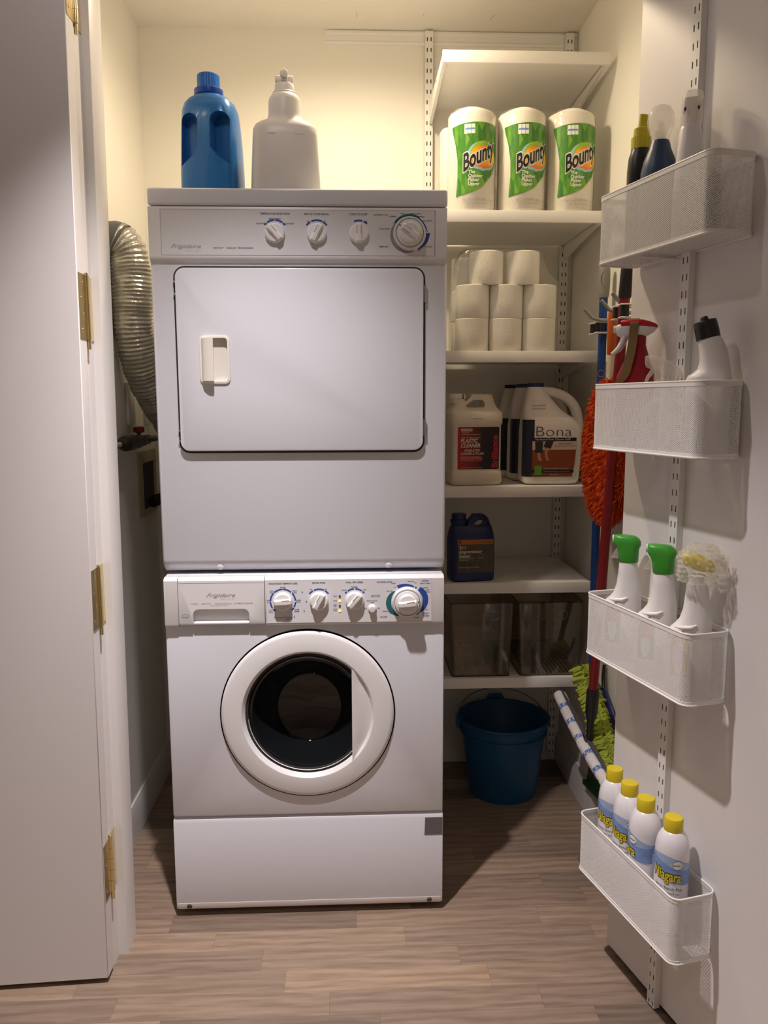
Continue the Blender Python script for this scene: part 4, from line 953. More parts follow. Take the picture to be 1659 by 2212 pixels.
hole = [(0.004, 0.166), (0.032, 0.166), (0.040, 0.170), (0.0425, 0.180), (0.038, 0.1865), (0.018, 0.1865), (0.010, 0.181), (0.001, 0.170)]
cut = [(-0.08, 0.23), (-0.08, 0.170), (-0.016, 0.170), (-0.014, 0.178), (0.000, 0.192), (0.006, 0.2), (0.008, 0.23)]
boolean(bd, [G().prism(hole, -0.1, 0.1), G().prism(cut, -0.1, 0.1)])
G().lathe([(0.024, 0.160), (0.0235, 0.176), (0.020, 0.182)], 28, c=(-0.037, 0, 0)).build('neck', 'sealblue', sl)
g = G(); n = 40
g.lathe([(0.0262, 0.178), (0.0262, 0.188), (0.0218, 0.189), (0.0218, 0.2045), (0.0205, 0.206), (0.0, 0.206)], n, c=(-0.038, 0, 0)); g.build('cap', 'navycap', sl)
S = flat(-ry)
q = G(); rows_patch(q, S, [(0.030, -0.0515, 0.0600), (0.1165, -0.0515, 0.0600)], 2, 0.0006); q.build('stone_label', P('stone_picture_print', (0.085, 0.066, 0.048), 0.5, var=(60, 0.5)), sl)
q = G(); rows_patch(q, S, [(0.1165, -0.0515, 0.0600), (0.1310, -0.0515, 0.0600)], 2, 0.0006); q.build('orange_band', P('orange_print', (0.42, 0.13, 0.012), 0.45), sl)
q = G()
for s, v in (('511', 0.1025), ('Impregnator', 0.0895), ('Sealer', 0.0765)): put_text(q, S, s, -0.0465, v, 0.0142, 'LEFT', 0.02, off=0.001)
put_text(q, S, 'Penetrating Natural Look', -0.0465, 0.0715, 0.0042, 'LEFT', 0, off=0.001); put_text(q, S, 'No-Sheen Sealer', -0.0465, 0.0665, 0.0042, 'LEFT', 0, off=0.001); put_text(q, S, 'PREMIUM PROTECTION FOR STONE', -0.0465, 0.0440, 0.0038, 'LEFT', 0, off=0.001)
q.build('pale_lettering', 'offwhite', sl)
q = G()
for s, v in (('For Marble, Limestone, Travertine, Slate,', 0.0595), ('Granite, Tile and Grout, Brick', 0.0545), ('Interior Use', 0.0495), ('16 FL OZ', 0.0385)): put_text(q, S, s, -0.0465, v, 0.0042, 'LEFT', 0.01, off=0.001)
put_text(q, S, 'miracle sealants', 0.0575, 0.1215, 0.0046, 'RIGHT', 0.01, off=0.001)
q.add([S(-0.0445+0.0032*math.cos(2*PI*i/14), 0.1250+0.0036*math.sin(2*PI*i/14), 0.001) for i in range(14)], [tuple(range(14))]); rows_patch(q, S, [(0.1185, -0.0458, -0.0432), (0.1225, -0.0458, -0.0432)], 1, 0.001)
q.build('dark_lettering', 'blacklabel', sl)
q = G(); arc(q, S, 0.020, 0.0785, 0.0068, 0.0082, -95, 95, off=0.001); rows_patch(q, S, rr_rows(0.012, 0.028, 0.0720, 0.0765, 0.002), 2, 0.001); q.build('green_emblem', P('sage_print', (0.16, 0.22, 0.12), 0.5), sl)

# ---- clear bins
M['bin'] = clear('clear_bin_plastic', '#efebe4', 0.22, 0.05, haze=0.03, haze_col='#b8b0a4')
def clear_bin(x0, x1, tx0, tx1, label):
    cx = (x0+x1)/2
    t = thing('clear_bin', label, 'storage bin', (cx, 0, 0.4682), group='clear bins on the lowest shelf')
    y0, y1, H = 0.4530, 0.8150, 0.2330; g = G()
    def ring(z, o):
        f = z/H; a, b = x0+(tx0-x0)*f-cx+o, x1+(tx1-x1)*f-cx-o; c, d = y0-0.006*f+o, y1+0.006*f-o
        return [(p[0], p[1], z) for p in rrect(a, b, c, d, 0.010, 4)]
    rs = [ring(0.0, 0), ring(H, 0), ring(H, 0.0025), ring(0.003, 0.0025)]
    m = len(rs[0]); vs = [v for r in rs for v in r]
    fs = [(j*m+i, j*m+(i+1) % m, (j+1)*m+(i+1) % m, (j+1)*m+i) for j in range(3) for i in range(m)]
    fs += [tuple(reversed(range(m))), tuple(3*m+i for i in range(m))]
    g.add(vs, fs).build('tub', 'bin', t, ang=30)
    g = G()
    for i in range(13):
        x = x0-cx+0.012+(x1-x0-0.024)*i/12; g.box(x-0.0012, x+0.0012, y0+0.012, y1-0.012, 0.0032, 0.0046)
    g.build('floor_ribs', 'binrib', t)
    rim = ring(H+0.0005, 0.001); rim.append(rim[0]); G().tube(rim, 0.0013, 6, cap=False).build('rim', 'binrib', t)
    bt = ring(0.0016, -0.0003); bt.append(bt[0]); G().tube(bt, 0.0015, 6, cap=False).build('base_rim', 'binrib', t)
    hx = cx-cx
    for yy in (y0-0.0055, y1+0.0045):
        s = [(hx+p[0], yy, p[1]) for p in rrect(-0.052, 0.052, 0.182, 0.208, 0.012, 5)]; s.append(s[0])
        G().tube(s, 0.0016, 6, cap=False).build('grip_rim', 'bin', t)
    return t
M['binrib'] = clear('clear_bin_edge', '#8a847c', 0.25, 0.15, haze=0.2, haze_col='#3a3630')
clear_bin(0.422, 0.602, 0.412, 0.612, 'empty clear plastic bin on the lowest shelf, the one beside the washer')
clear_bin(0.634, 0.815, 0.623, 0.827, 'empty clear plastic bin on the lowest shelf, the one nearest the mops')

# ---- bucket
bk = thing('bucket', 'round blue plastic bucket on the floor under the shelves', 'bucket', (0.622, 0.640, 0.0))
M['bucket'] = P('blue_bucket_plastic', (0.009, 0.085, 0.215), 0.38)
g = G().lathe([(0.0, 0.004), (0.106, 0.004), (0.108, 0.0), (0.111, 0.0), (0.1135, 0.006), (0.138, 0.205), (0.1385, 0.212), (0.146, 0.213), (0.147, 0.222), (0.1415, 0.224), (0.1455, 0.255), (0.153, 0.257), (0.156, 0.261), (0.154, 0.265), (0.1485, 0.266), (0.1445, 0.262), (0.108, 0.012), (0.0, 0.010)], 64, cap=False)
g.build('tub', 'bucket', bk)
pts = [(0.150*math.cos(PI*i/20), 0.012+0.150*math.sin(PI*i/20)*0.93, 0.250+0.055*math.sin(PI*i/20)) for i in range(21)]
G().tube(pts, 0.0022, 8).build('bail_handle', 'steel', bk)
for s in (-1, 1): G().box(s*0.152-0.006, s*0.152+0.006, -0.010, 0.030, 0.225, 0.262, 0.003, 2).build('handle_lug', 'bucket', bk)
G().prism([(-0.035, 0.262), (0.035, 0.262), (0.022, 0.285), (-0.022, 0.285)], 0.150, 0.154, bev=0.001).build('wringer_tab', 'bucket', bk)

# ---- bottles on the dryer
M['dblue'] = P('pearl_blue_plastic', (0.020, 0.165, 0.47), 0.30, metal=0.15, coat=0.3)
bb = thing('detergent_bottle', 'blue laundry detergent bottle with a moulded grip on top of the dryer', 'bottle', (-0.2125, 0.125, 1.7957), math.radians(-13))
g = G().loft([(0, 0.062, 0.043, 0, 0, 4), (0.004, 0.0695, 0.051, 0, 0, 4), (0.012, 0.0715, 0.053, 0, 0, 4), (0.06, 0.0712, 0.053, 0, 0, 4), (0.12, 0.0690, 0.0525, 0, 0, 3.8), (0.18, 0.0655, 0.051, -0.001, 0, 3.6), (0.205, 0.0635, 0.049, -0.002, 0, 3.4), (0.222, 0.0580, 0.045, -0.003, 0, 3), (0.233, 0.0480, 0.039, -0.004, 0, 2.6), (0.239, 0.0360, 0.033, -0.005, 0, 2.2), (0.243, 0.031, 0.031, -0.005, 0, 2)], seg=72)
bo = g.build('body', 'dblue', bb)
def pocket(s):
    pr = [(0.0155, 0.112), (0.0155, 0.172)]+[(0.0155+0.0225*(1-math.cos(PI*i/12)), 0.172+0.020*math.sin(PI*i/12)) for i in range(1, 12)]+[(0.0605, 0.150), (0.0605, 0.074), (0.050, 0.080), (0.030, 0.094)]
    pr = [(s*x, z) for x, z in pr]; return G().prism(pr, -0.08, -0.014)
boolean(bo, [pocket(-1), pocket(1)])
g = G(); n = 60
g.lathe([(0.034, 0.2415), (0.0345, 0.2435), (0.0345, 0.2545), (0.033, 0.256), (0.028, 0.256)], n, c=(-0.005, 0, 0), cap=False); g.build('pour_collar', P('royal_blue_plastic', (0.006, 0.06, 0.36), 0.32), bb)
g = G(); pr = []
for i in range(72):
    a = 2*PI*i/72; r = 0.0262+0.0004*(1 if i % 2 else -1); pr.append((-0.005+r*math.cos(a), r*math.sin(a)))
g.prism(pr, 0.2545, 0.2870, plane='xy'); g.lathe([(0.0262, 0.287), (0.0245, 0.2895), (0.0, 0.290)], 48, c=(-0.005, 0, 0), cap=False)
g.build('measuring_cap', P('bright_blue_plastic', (0.008, 0.135, 0.56), 0.3, trans=0.15), bb)
M['whiteb'] = P('white_bottle_plastic', (0.70, 0.68, 0.66), 0.35)
wb = thing('refill_bottle', 'large white bottle with a push tap on top of the dryer', 'bottle', (-0.0355, 0.105, 1.7957), 0.06)
g = G().loft([(0, 0.072, 0.046, 0, 0, 4), (0.005, 0.0805, 0.053, 0, 0, 4), (0.014, 0.083, 0.055, 0, 0, 4), (0.07, 0.0805, 0.055, 0, 0, 4), (0.14, 0.0765, 0.053, 0, 0, 4), (0.156, 0.0750, 0.051, 0, 0, 3.8), (0.166, 0.0700, 0.047, 0, 0, 3.4), (0.173, 0.0600, 0.041, 0, 0, 3), (0.178, 0.0480, 0.038, 0, 0, 2.5), (0.184, 0.0415, 0.038, 0, 0, 2.2), (0.192, 0.0393, 0.038, 0, 0, 2), (0.222, 0.0382, 0.0375, 0, 0, 2), (0.231, 0.0360, 0.036, 0, 0, 2), (0.237, 0.0315, 0.0315, 0, 0, 2), (0.241, 0.027, 0.027, 0, 0, 2)], seg=72)
g.build('body', 'whiteb', wb)
g = G().lathe([(0.0285, 0.2395), (0.0290, 0.2420), (0.0275, 0.244), (0.0245, 0.2445), (0.0245, 0.249), (0.0225, 0.250), (0.0225, 0.2615), (0.0215, 0.263), (0.012, 0.264)], 40, cap=False); g.build('collar', 'whiteb', wb)
g = G().box(-0.0215, 0.0215, -0.010, 0.018, 0.264, 0.2815, 0.004, 3); g.build('tap_body', 'whiteb', wb)
g = G().lathe([(0.0088, 0.0), (0.0088, -0.020), (0.0078, -0.0215), (0, -0.022)], 28, axis='y', c=(0.0, -0.006, 0.2800)); g.build('tap_button', P('grey_white_plastic', (0.60, 0.57, 0.54), 0.35), wb)
G().box(-0.008, 0.0085, -0.020, -0.008, 0.2655, 0.276, 0.002, 2).build('spout', 'whiteb', wb)
for s in (-1, 1):
    g = G().sphere((s*0.030, -0.050, 0.1385), 0.012, 1.25, 0.35, 0.35, 20, 12); g.build('shoulder_dimple', 'whiteb', wb)

# ================================================================== LEFT SIDE: DUCT, VALVES, WALL PLATES
def smooth_path(ctrl, n=12):
    """Catmull-Rom through control points"""
    P_ = [Vector(c) for c in ctrl]; P_ = [P_[0]*2-P_[1]]+P_+[P_[-1]*2-P_[-2]]; out = []
    for i in range(1, len(P_)-2):
        a, b, c, d = P_[i-1:i+3]
        for k in range(n):
            t = k/n; out.append(0.5*((2*b)+(c-a)*t+(2*a-5*b+4*c-d)*t*t+(3*b-a-3*c+d)*t**3))
    out.append(P_[-2]); return out
def resample(pts, step):
    out = [pts[0]]; acc = 0
    for a, b in zip(pts, pts[1:]):
        L = (b-a).length; d = step-acc
        while d <= L:
            out.append(a+(b-a)*(d/L)); d += step
        acc = (acc+L) % step
    return out
M['foil'] = P('clear_coated_foil', (0.46, 0.445, 0.40), 0.24, metal=0.6, bump=(55, 0.5, 0.006))
M['ducttape'] = P('grey_cloth_tape', (0.085, 0.088, 0.09), 0.42, bump=(90, 0.3, 0.003))
du = thing('vent_duct', 'silver flexible dryer vent hose bending down beside the dryer', 'duct', (XL, 0.43, 1.757))
org = Vector((XL, 0.43, 1.757))
path = resample(smooth_path([(XL+0.002, 0.43, 1.757), (-0.530, 0.43, 1.757), (-0.509, 0.432, 1.735), (-0.502, 0.435, 1.690), (-0.500, 0.437, 1.62), (-0.500, 0.448, 1.50), (-0.484, 0.50, 1.38), (-0.452, 0.61, 1.27), (-0.424, 0.72, 1.17), (-0.39, 0.76, 1.10), (-0.33, 0.77, 1.07)], 20), 0.0026)
rads = []
for i, p in enumerate(path):
    f = i/len(path); crump = 0.004*noise.noise((i*0.06, 1.3, 0))
    rads.append(0.0545+0.0022*math.sin(i*2*PI/4.2)+crump)
k0 = 9
g = G().tube([p-org for p in path[k0:]], rads[k0:], 40, cap=False)
g.v = [(x+0.0035*noise.noise((x*50, y*50, z*28)), y+0.0035*noise.noise((x*50+7, y*50, z*28)), z) for x, y, z in g.v]
g.build('flexible_hose', 'foil', du, ang=60)
g = G().tube([p-org for p in path[:k0+4]], [0.0565+0.0015*noise.noise((i*0.5, 0, 0)) for i in range(k0+4)], 32, cap=False)
g.build('tape_collar', 'ducttape', du, ang=60)
wp_ = thing('wall_plate', 'blank white wall plate with two screws on the left closet wall', 'wall plate', (XL, 0.556, 1.310))
G().box(0.0, 0.010, -0.035, 0.035, -0.064, 0.064, 0.004, 2).build('plate', 'trim', wp_)
for z in (-0.045, 0.045): G().lathe([(0.004, 0.0095), (0.0035, 0.0112), (0, 0.0115)], 12, axis='x', c=(0, 0, z)).build('screw', 'greyink', wp_)
o2 = thing('electrical_outlet', 'white power outlet high on the left wall with a black plug in it', 'outlet', (XL, 0.752, 1.300))
G().box(0.0, 0.010, -0.030, 0.030, -0.055, 0.055, 0.003, 2).build('plate', 'trim', o2)
o3 = thing('power_plug', 'black plug and cord in the outlet behind the dryer hose', 'plug', (XL+0.0105, 0.775, 1.285))
G().box(0.0, 0.040, -0.018, 0.022, -0.022, 0.022, 0.006, 2).build('plug_body', 'black', o3)
G().tube(smooth_path([(0.038, 0.002, 0), (0.06, 0.006, -0.01), (0.08, 0.02, -0.06), (0.10, 0.04, -0.14)], 8), 0.005, 8).build('cord', 'black', o3)
M['pipe'] = P('dull_pipe_metal', (0.13, 0.115, 0.10), 0.45, metal=0.6, bump=(120, 0.3, 0.002))
va_ = thing('water_valve', 'dark pipe with a red valve handle sticking out of the left wall', 'valve', (-0.520, 0.29, 1.199))
def ypipe(prof, c=(0, 0, 0)): return G().lathe(prof, 24, axis='y', c=c)
ypipe([(0.010, 0.30), (0.010, 0.43)]).build('supply_pipe', 'pipe', va_)
ypipe([(0.013, 0.16), (0.020, 0.17), (0.020, 0.21), (0.014, 0.22), (0.017, 0.235), (0.017, 0.27), (0.012, 0.28), (0.012, 0.30)]).build('valve_body', 'pipe', va_)
ypipe([(0.008, 0.02), (0.013, 0.03), (0.013, 0.055), (0.019, 0.065), (0.022, 0.075), (0.022, 0.15), (0.017, 0.16)]).build('shutoff_nut', 'black', va_)
G().lathe([(0.006, 0.012), (0.006, 0.028)], 12, c=(0, 0.225, 0)).build('stem', 'pipe', va_)
hb_ = G().lathe([(0.006, 0.024), (0.015, 0.026), (0.017, 0.029), (0.017, 0.040), (0.014, 0.043), (0.0, 0.044)], 8, c=(0, 0.225, 0)); hb_.build('valve_handle', P('red_valve_enamel', (0.18, 0.012, 0.012), 0.45), va_)
pn = ypipe([(0.007, -0.05), (0.007, 0.0), (0.0075, 0.03)]); pn.build('tail_pipe', P('peeling_pipe', (0.45, 0.38, 0.33), 0.7), va_)
# wall strap so the pipe is carried by the wall
G().box(-0.0365, 0.004, 0.335, 0.351, -0.014, 0.014, 0.002, 1).build('pipe_clip', 'pipe', va_)
bx = thing('washer_outlet_box', 'cream plastic outlet box with an open slot in the left closet wall', 'outlet box', (XL, 0.720, 1.055))
g = G().box(0.0, 0.006, -0.098, 0.120, -0.105, 0.105, 0.002, 1); fo = g.build('frame', P('cream_plastic', (0.46, 0.40, 0.26), 0.5), bx)
boolean(fo, [G().box(-0.05, 0.05, -0.055, 0.095, -0.085, 0.066)])
g = G().box(0.0003, 0.0012, -0.056, 0.096, -0.086, 0.067); g.build('back', 'dark', bx)
for y, z in ((-0.075, 0.088), (0.08, 0.088)): G().lathe([(0.004, 0.0055), (0.003, 0.0075), (0, 0.008)], 10, axis='x', c=(0, y, z)).build('screw', 'greyink', bx)
hs = thing('drain_hose', 'black corrugated hose hanging out of the outlet box', 'hose', (XL+0.030, 0.700, 0.995))
pp = resample(smooth_path([(0.0, -0.03, 0.0), (0.02, 0.01, 0.006), (0.05, 0.05, -0.01), (0.075, 0.075, -0.08), (0.09, 0.09, -0.20), (0.10, 0.10, -0.40)], 12), 0.003)
G().tube(pp, [0.0175+0.0016*math.sin(i*2*PI/3) for i in range(len(pp))], 16).build('hose', 'black', hs)

# ================================================================== RIGHT SIDE: RACK AND MOPS
M['silver'] = P('grey_metal_paint', (0.32, 0.32, 0.31), 0.35, metal=0.4)
rk = thing('broom_rack', 'white wall rack with black rollers and grey hooks on the right closet wall', 'tool rack', (XR, 0.205, 1.520))
G().box(-0.012, 0.0, -0.260, 0.245, -0.012, 0.022, 0.004, 2).build('rail', 'elfa', rk)
def clamp(y, reach):
    """white forked plates with a black roller on each side of the pole slot"""
    a = G()
    for z0, z1 in ((0.0135, 0.0170), (-0.0160, -0.0125)):
        for y0, y1 in ((-0.036, -0.0135), (0.0135, 0.036)): a.box(-reach, -0.012, y+y0, y+y1, z0, z1, 0.0012, 1)
    o = a.build('clamp_plate', 'elfa', rk)
    for dy in (-0.0245, 0.0245):
        G().lathe([(0.0105, -0.0125), (0.0105, 0.0135)], 20, c=(-reach+0.012, y+dy, 0)).build('roller', 'black', o)
    return o
def hook(y, reach, z=0.0):
    g = G().tube([(-0.008, y, 0.018+z), (-reach+0.028, y, 0.020+z), (-reach+0.006, y, 0.026+z), (-reach-0.016, y, 0.050+z)], 0.0052, 10); g.build('hook', 'silver', rk)
clamp(0.185, 0.062); clamp(-0.2234, 0.130)
hook(0.150, 0.080); hook(-0.046, 0.095); hook(-0.180, 0.110)
def pole(g, a, b, r, seg=20):
    return g.tube([a, b], r, seg)
# -- blue-handled mop with a green chenille head
def local(o): return lambda p: tuple(Vector(p)-Vector(o))
o_ = (0.838, 0.3900, 0.40)
bm_ = thing('chenille_mop', 'mop with a blue pole, grey grip and lime green chenille head', 'mop', o_)
L = local(o_)
ptop, pbot = Vector((0.838, 0.3900, 1.612)), Vector((0.833, 0.372, 0.80))
pend = Vector((0.812, 0.285, 0.505))
G().tube([L(ptop), L(pbot), L(Vector((0.826, 0.345, 0.65))), L(pend)], 0.0118, 20).build('pole', P('blue_pole_paint', (0.008, 0.045, 0.20), 0.3), bm_)
g = G(); g.tube([L((0.838, 0.39, z)) for z in (1.605, 1.615, 1.640, 1.675, 1.697, 1.703)], [0.0130, 0.0150, 0.0165, 0.0165, 0.0145, 0.009], 24); go = g.build('grip', P('grey_rubber', (0.24, 0.235, 0.20), 0.6), bm_)
s = [L((0.838+0.0120*math.sin(0.6*0)-0.0010+0.0, 0.39-0.0168, 1.650)) for _ in range(1)]
ov = [(L((0.838, 0.39, 0))[0]+0.009*math.cos(2*PI*i/24)-0.004, L((0, 0.39, 0))[1]-0.0158+0.004*abs(math.cos(2*PI*i/24)), L((0, 0, 1.655))[2]+0.020*math.sin(2*PI*i/24)) for i in range(25)]
G().tube(ov, 0.0009, 6, cap=False).build('oval_mark', 'dimprint', go)
q = G(); S = cyl(0.0118, *L((0.8365, 0.385, 0))[:2]); zz = L((0, 0, 1.392))[2]
arc(q, S, -0.004, zz, 0.0085, 0.0100, 0, 360, off=0.0009, n=20); q.build('pole_emblem', P('red_emblem_print', (0.45, 0.16, 0.14), 0.5), bm_)
def strands(g, base_fn, n, length, r, droop=0.4, seed=1, thick=True):
    rnd = random.Random(seed)
    for i in range(n):
        p, nrm = base_fn(rnd); L_ = length*(0.7+0.5*rnd.random())
        t = (Vector(nrm)+Vector((rnd.uniform(-.35, .35), rnd.uniform(-.35, .35), rnd.uniform(-.35, .35)))).normalized()
        p = Vector(p); m = p+t*L_*0.55; e = m+(t+Vector((0, 0, -droop))).normalized()*L_*0.55
        g.tube([p, m, e], [r, r*0.95, r*0.4 if not thick else r*0.8], 5, cap=True)
M['lime'] = M['lime']; M['chenille'] = P('lime_chenille', (0.30, 0.36, 0.04), 0.9, bump=(500, 0.6, 0.002))
M['head'] = P('mop_head_plastic', (0.03, 0.03, 0.032), 0.45)
ca_, cb_ = Vector((0.803, 0.340, 0.540)), Vector((0.815, 0.070, 0.345))
cu_ = (cb_-ca_).normalized(); cn_ = cu_.cross(Vector((1, 0, 0))).normalized()
if cn_.z > 0: cn_ = -cn_
g = G()
def chen(rnd):
    t = rnd.random(); w = rnd.uniform(-0.016, 0.016)
    p = ca_.lerp(cb_, t)+Vector((w, 0, 0))+cn_*0.004
    return L(p), (cn_*0.5+Vector((w*45-0.25, 0, 0))+cu_*rnd.uniform(-.2, .2)).normalized()
strands(g, chen, 380, 0.028, 0.0056, 0.30, 3)
g.build('chenille_pad', 'chenille', bm_, ang=60)
# -- red-handled mop with the white and blue flat head
o_ = (0.765, 0.155, 0.38)
rm = thing('flat_mop', 'mop with a red pole, black grip and a white pad with blue stripes', 'mop', o_)
L = local(o_)
a_, b2 = Vector((0.7575, -0.0345, 1.625)), Vector((0.765, 0.150, 0.415))
at = lambda t: a_.lerp(b2, t)
zt = lambda z: at((a_.z-z)/(a_.z-b2.z))
G().tube([L(zt(1.625)), L(zt(0.49))], 0.0125, 24).build('pole', P('red_pole_paint', (0.22, 0.008, 0.014), 0.3), rm)
G().tube([L(zt(z)) for z in (1.552, 1.556, 1.60, 1.640, 1.652)], [0.0132, 0.0148, 0.0142, 0.0130, 0.008], 24).build('grip', P('black_foam', (0.022, 0.022, 0.024), 0.8), rm)
lp = [L(zt(1.645)+Vector((0.004*math.sin(t), 0.012*math.sin(t*2)*0.5, 0.055*(1-abs(1-t/PI*2))))) for t in [PI*i/12 for i in range(13)]]
G().tube(lp, 0.0018, 6).build('hanging_loop', 'black', rm)
G().tube([L(zt(z)) for z in (0.545, 0.535, 0.47, 0.445, 0.39)], [0.0145, 0.0175, 0.0165, 0.0105, 0.0095], 24).build('socket', 'black', rm)
ha, hb2 = Vector((0.752, 0.425, 0.428)), Vector((0.772, -0.045, 0.340))
hu = (hb2-ha).normalized(); hn = Vector((-0.30, 0, -1)).normalized(); hw_ = hu.cross(hn).normalized()
def pad_mat():
    m = bpy.data.materials.new('striped_terry'); m.use_nodes = True; nt = m.node_tree; b = nt.nodes['Principled BSDF']; L_ = nt.links.new
    uv = nt.nodes.new('ShaderNodeUVMap'); sp = nt.nodes.new('ShaderNodeSeparateXYZ'); L_(uv.outputs[0], sp.inputs[0])
    n = nt.nodes.new('ShaderNodeTexNoise'); n.inputs['Scale'].default_value = 38; n.inputs['Detail'].default_value = 4; L_(uv.outputs[0], n.inputs['Vector'])
    f = math_node(nt, 'FRACT', math_node(nt, 'ADD', math_node(nt, 'MULTIPLY', sp.outputs[0], 6.3), math_node(nt, 'MULTIPLY', math_node(nt, 'SUBTRACT', n.outputs['Fac'], 0.5), 0.30)))
    st = math_node(nt, 'MULTIPLY', math_node(nt, 'LESS_THAN', f, 0.24), math_node(nt, 'GREATER_THAN', n.outputs['Fac'], 0.455))
    mx = nt.nodes.new('ShaderNodeMix'); mx.data_type = 'RGBA'; mx.inputs[6].default_value = (0.72, 0.69, 0.68, 1); mx.inputs[7].default_value = (0.07, 0.17, 0.48, 1)
    L_(st, mx.inputs[0]); L_(mx.outputs[2], b.inputs['Base Color']); b.inputs['Roughness'].default_value = 0.95
    bp = nt.nodes.new('ShaderNodeBump'); bp.inputs['Strength'].default_value = 0.8; bp.inputs['Distance'].default_value = 0.003
    L_(n.outputs['Fac'], bp.inputs['Height']); L_(bp.outputs['Normal'], b.inputs['Normal'])
    return m
M['terry'] = pad_mat()
g = G(); n = 60; sg = 20; vs = []; uv = []
for i in range(n+1):
    t = i/n; c = ha.lerp(hb2, t)+hn*(0.012+0.010*math.sin(PI*t)-0.006); e = min(1, math.sin(PI*min(1, max(0, t)))*9+0.25)
    for k in range(sg):
        a = 2*PI*k/sg; p = c+hw_*(0.021*e*math.cos(a))+hn*(0.0165*e*math.sin(a)); p += Vector((noise.noise(p*90), noise.noise(p*90+Vector((5, 0, 0))), noise.noise(p*90+Vector((0, 5, 0)))))*0.0022
        vs.append(L(p)); uv.append((t, k/sg))
fs = [(j*sg+i, j*sg+(i+1) % sg, (j+1)*sg+(i+1) % sg, (j+1)*sg+i) for j in range(n) for i in range(sg)]+[tuple(range(sg)), tuple(n*sg+i for i in range(sg))]
g.add(vs, fs); g.uv = uv; g.build('pad', 'terry', rm, ang=70)
g = G().tube([L(ha.lerp(hb2, t)-hn*0.010) for t in (0.03, 0.5, 0.97)], [0.004, 0.011, 0.004], 16, flat=0.3, up=hw_); g.build('head_plate', P('grey_head_plastic', (0.07, 0.07, 0.075), 0.4), rm)
g = G().tube([L(zt(0.40)), L(zt(0.385)+Vector((0, 0.008, -0.006))), L(ha.lerp(hb2, 0.52)-hn*0.010)], 0.011, 12); g.build('swivel_joint', 'black', rm)
# -- orange microfibre duster
o_ = (0.800, 0.190, 1.18)
ds = thing('microfibre_duster', 'shaggy orange duster hanging head down by its orange and cream handle', 'duster', o_)
L = local(o_)
M['orange'] = P('orange_microfibre', (0.62, 0.075, 0.006), 0.9)
g = G(); dc = Vector((0.797, 0.186, 1.178)); ex, ey, ez = 0.020, 0.152, 0.180
rnd = random.Random(11)
for i in range(5200):
    a = rnd.uniform(0, 2*PI); u = rnd.uniform(-1, 1); s_ = math.sqrt(1-u*u)
    d = Vector((s_*math.cos(a), s_*math.sin(a), u)); e2 = 0.75
    p = dc+Vector((ex*math.copysign(abs(d.x)**e2, d.x), ey*math.copysign(abs(d.y)**0.9, d.y)*(1.0 if d.z < 0.2 else 1.0-0.25*(d.z-0.2)), ez*math.copysign(abs(d.z)**0.9, d.z)))
    nr = Vector((d.x/ex*0.02, d.y/ey*0.05, d.z/ez*0.05)).normalized()
    t = (nr+Vector((rnd.uniform(-.7, .7), rnd.uniform(-.7, .7), rnd.uniform(-.9, .4)))).normalized()
    if p.x+t.x*0.03 > XR-0.006 or t.x*nr.x < 0: t.x = -abs(t.x) if nr.x < 0 else min(t.x, 0.6)
    m = p+t*rnd.uniform(0.010, 0.016); e = m+(t+Vector((0, 0, -0.7))).normalized()*rnd.uniform(0.008, 0.016)
    w = t.cross(Vector((rnd.uniform(-1, 1), rnd.uniform(-1, 1), rnd.uniform(-1, 1)))).normalized()*0.0017
    w2 = t.cross(w).normalized()*0.0017
    o0 = len(g.v)
    g.v += [tuple(L(p+w)), tuple(L(p-w*0.5+w2)), tuple(L(p-w*0.5-w2)), tuple(L(m+w*0.9)), tuple(L(m-w*0.45+w2*0.9)), tuple(L(m-w*0.45-w2*0.9)), tuple(L(e))]
    g.f += [(o0, o0+1, o0+4, o0+3), (o0+1, o0+2, o0+5, o0+4), (o0+2, o0, o0+3, o0+5), (o0+3, o0+4, o0+6), (o0+4, o0+5, o0+6), (o0+5, o0+3, o0+6)]; g.mi += [0]*6
g.sphere(L(dc), 1.0, ex*0.96, ey*0.97, ez*0.97, 24, 16)
g.build('microfibre_head', 'orange', ds, ang=70, fix=False)
hx, hy = 0.800, 0.186
G().tube([L((hx, hy, z)) for z in (1.345, 1.36, 1.43, 1.438)], [0.0105, 0.0110, 0.0108, 0.010], 18).build('lower_handle', P('cream_plastic_handle', (0.66, 0.58, 0.46), 0.4), ds)
G().tube([L((hx, hy, z)) for z in (1.432, 1.438, 1.50, 1.540, 1.548)], [0.0100, 0.0125, 0.0130, 0.0125, 0.009], 18).build('upper_handle', P('orange_plastic', (0.50, 0.10, 0.012), 0.4), ds)
# -- dustpan and hand brush hanging on the wall by the right jamb
o_ = (0.850, 0.22, 0.20)
dp = thing('dustpan', 'dustpan with a smoky clear tray and green rim hanging low by the right jamb', 'dustpan', o_)
L = local(o_)
def slab(poly, x0, x1): return G().prism([(y-o_[1], z-o_[2]) for y, z in poly], x0-o_[0], x1-o_[0], plane='yz')
tr_ = [(0.375, 0.380), (0.212, 0.412), (0.200, 0.215), (0.445, 0.118)]
g = slab(tr_, 0.852, 0.855); g.build('tray', P('smoky_plastic', (0.15, 0.145, 0.125), 0.25, trans=0.3), dp)
g = G().tube([L((0.849, y, z)) for y, z in ((0.206, 0.415), (0.204, 0.34), (0.200, 0.27), (0.198, 0.205))], [0.003, 0.006, 0.008, 0.008], 12); g.build('green_rim', P('green_plastic', (0.01, 0.17, 0.035), 0.35), dp)
g = slab([(0.195, 0.235), (0.195, 0.205), (0.300, 0.135), (0.455, 0.108), (0.450, 0.125)], 0.842, 0.8518); g.build('green_lip', P('dark_green_plastic', (0.008, 0.085, 0.02), 0.35), dp)
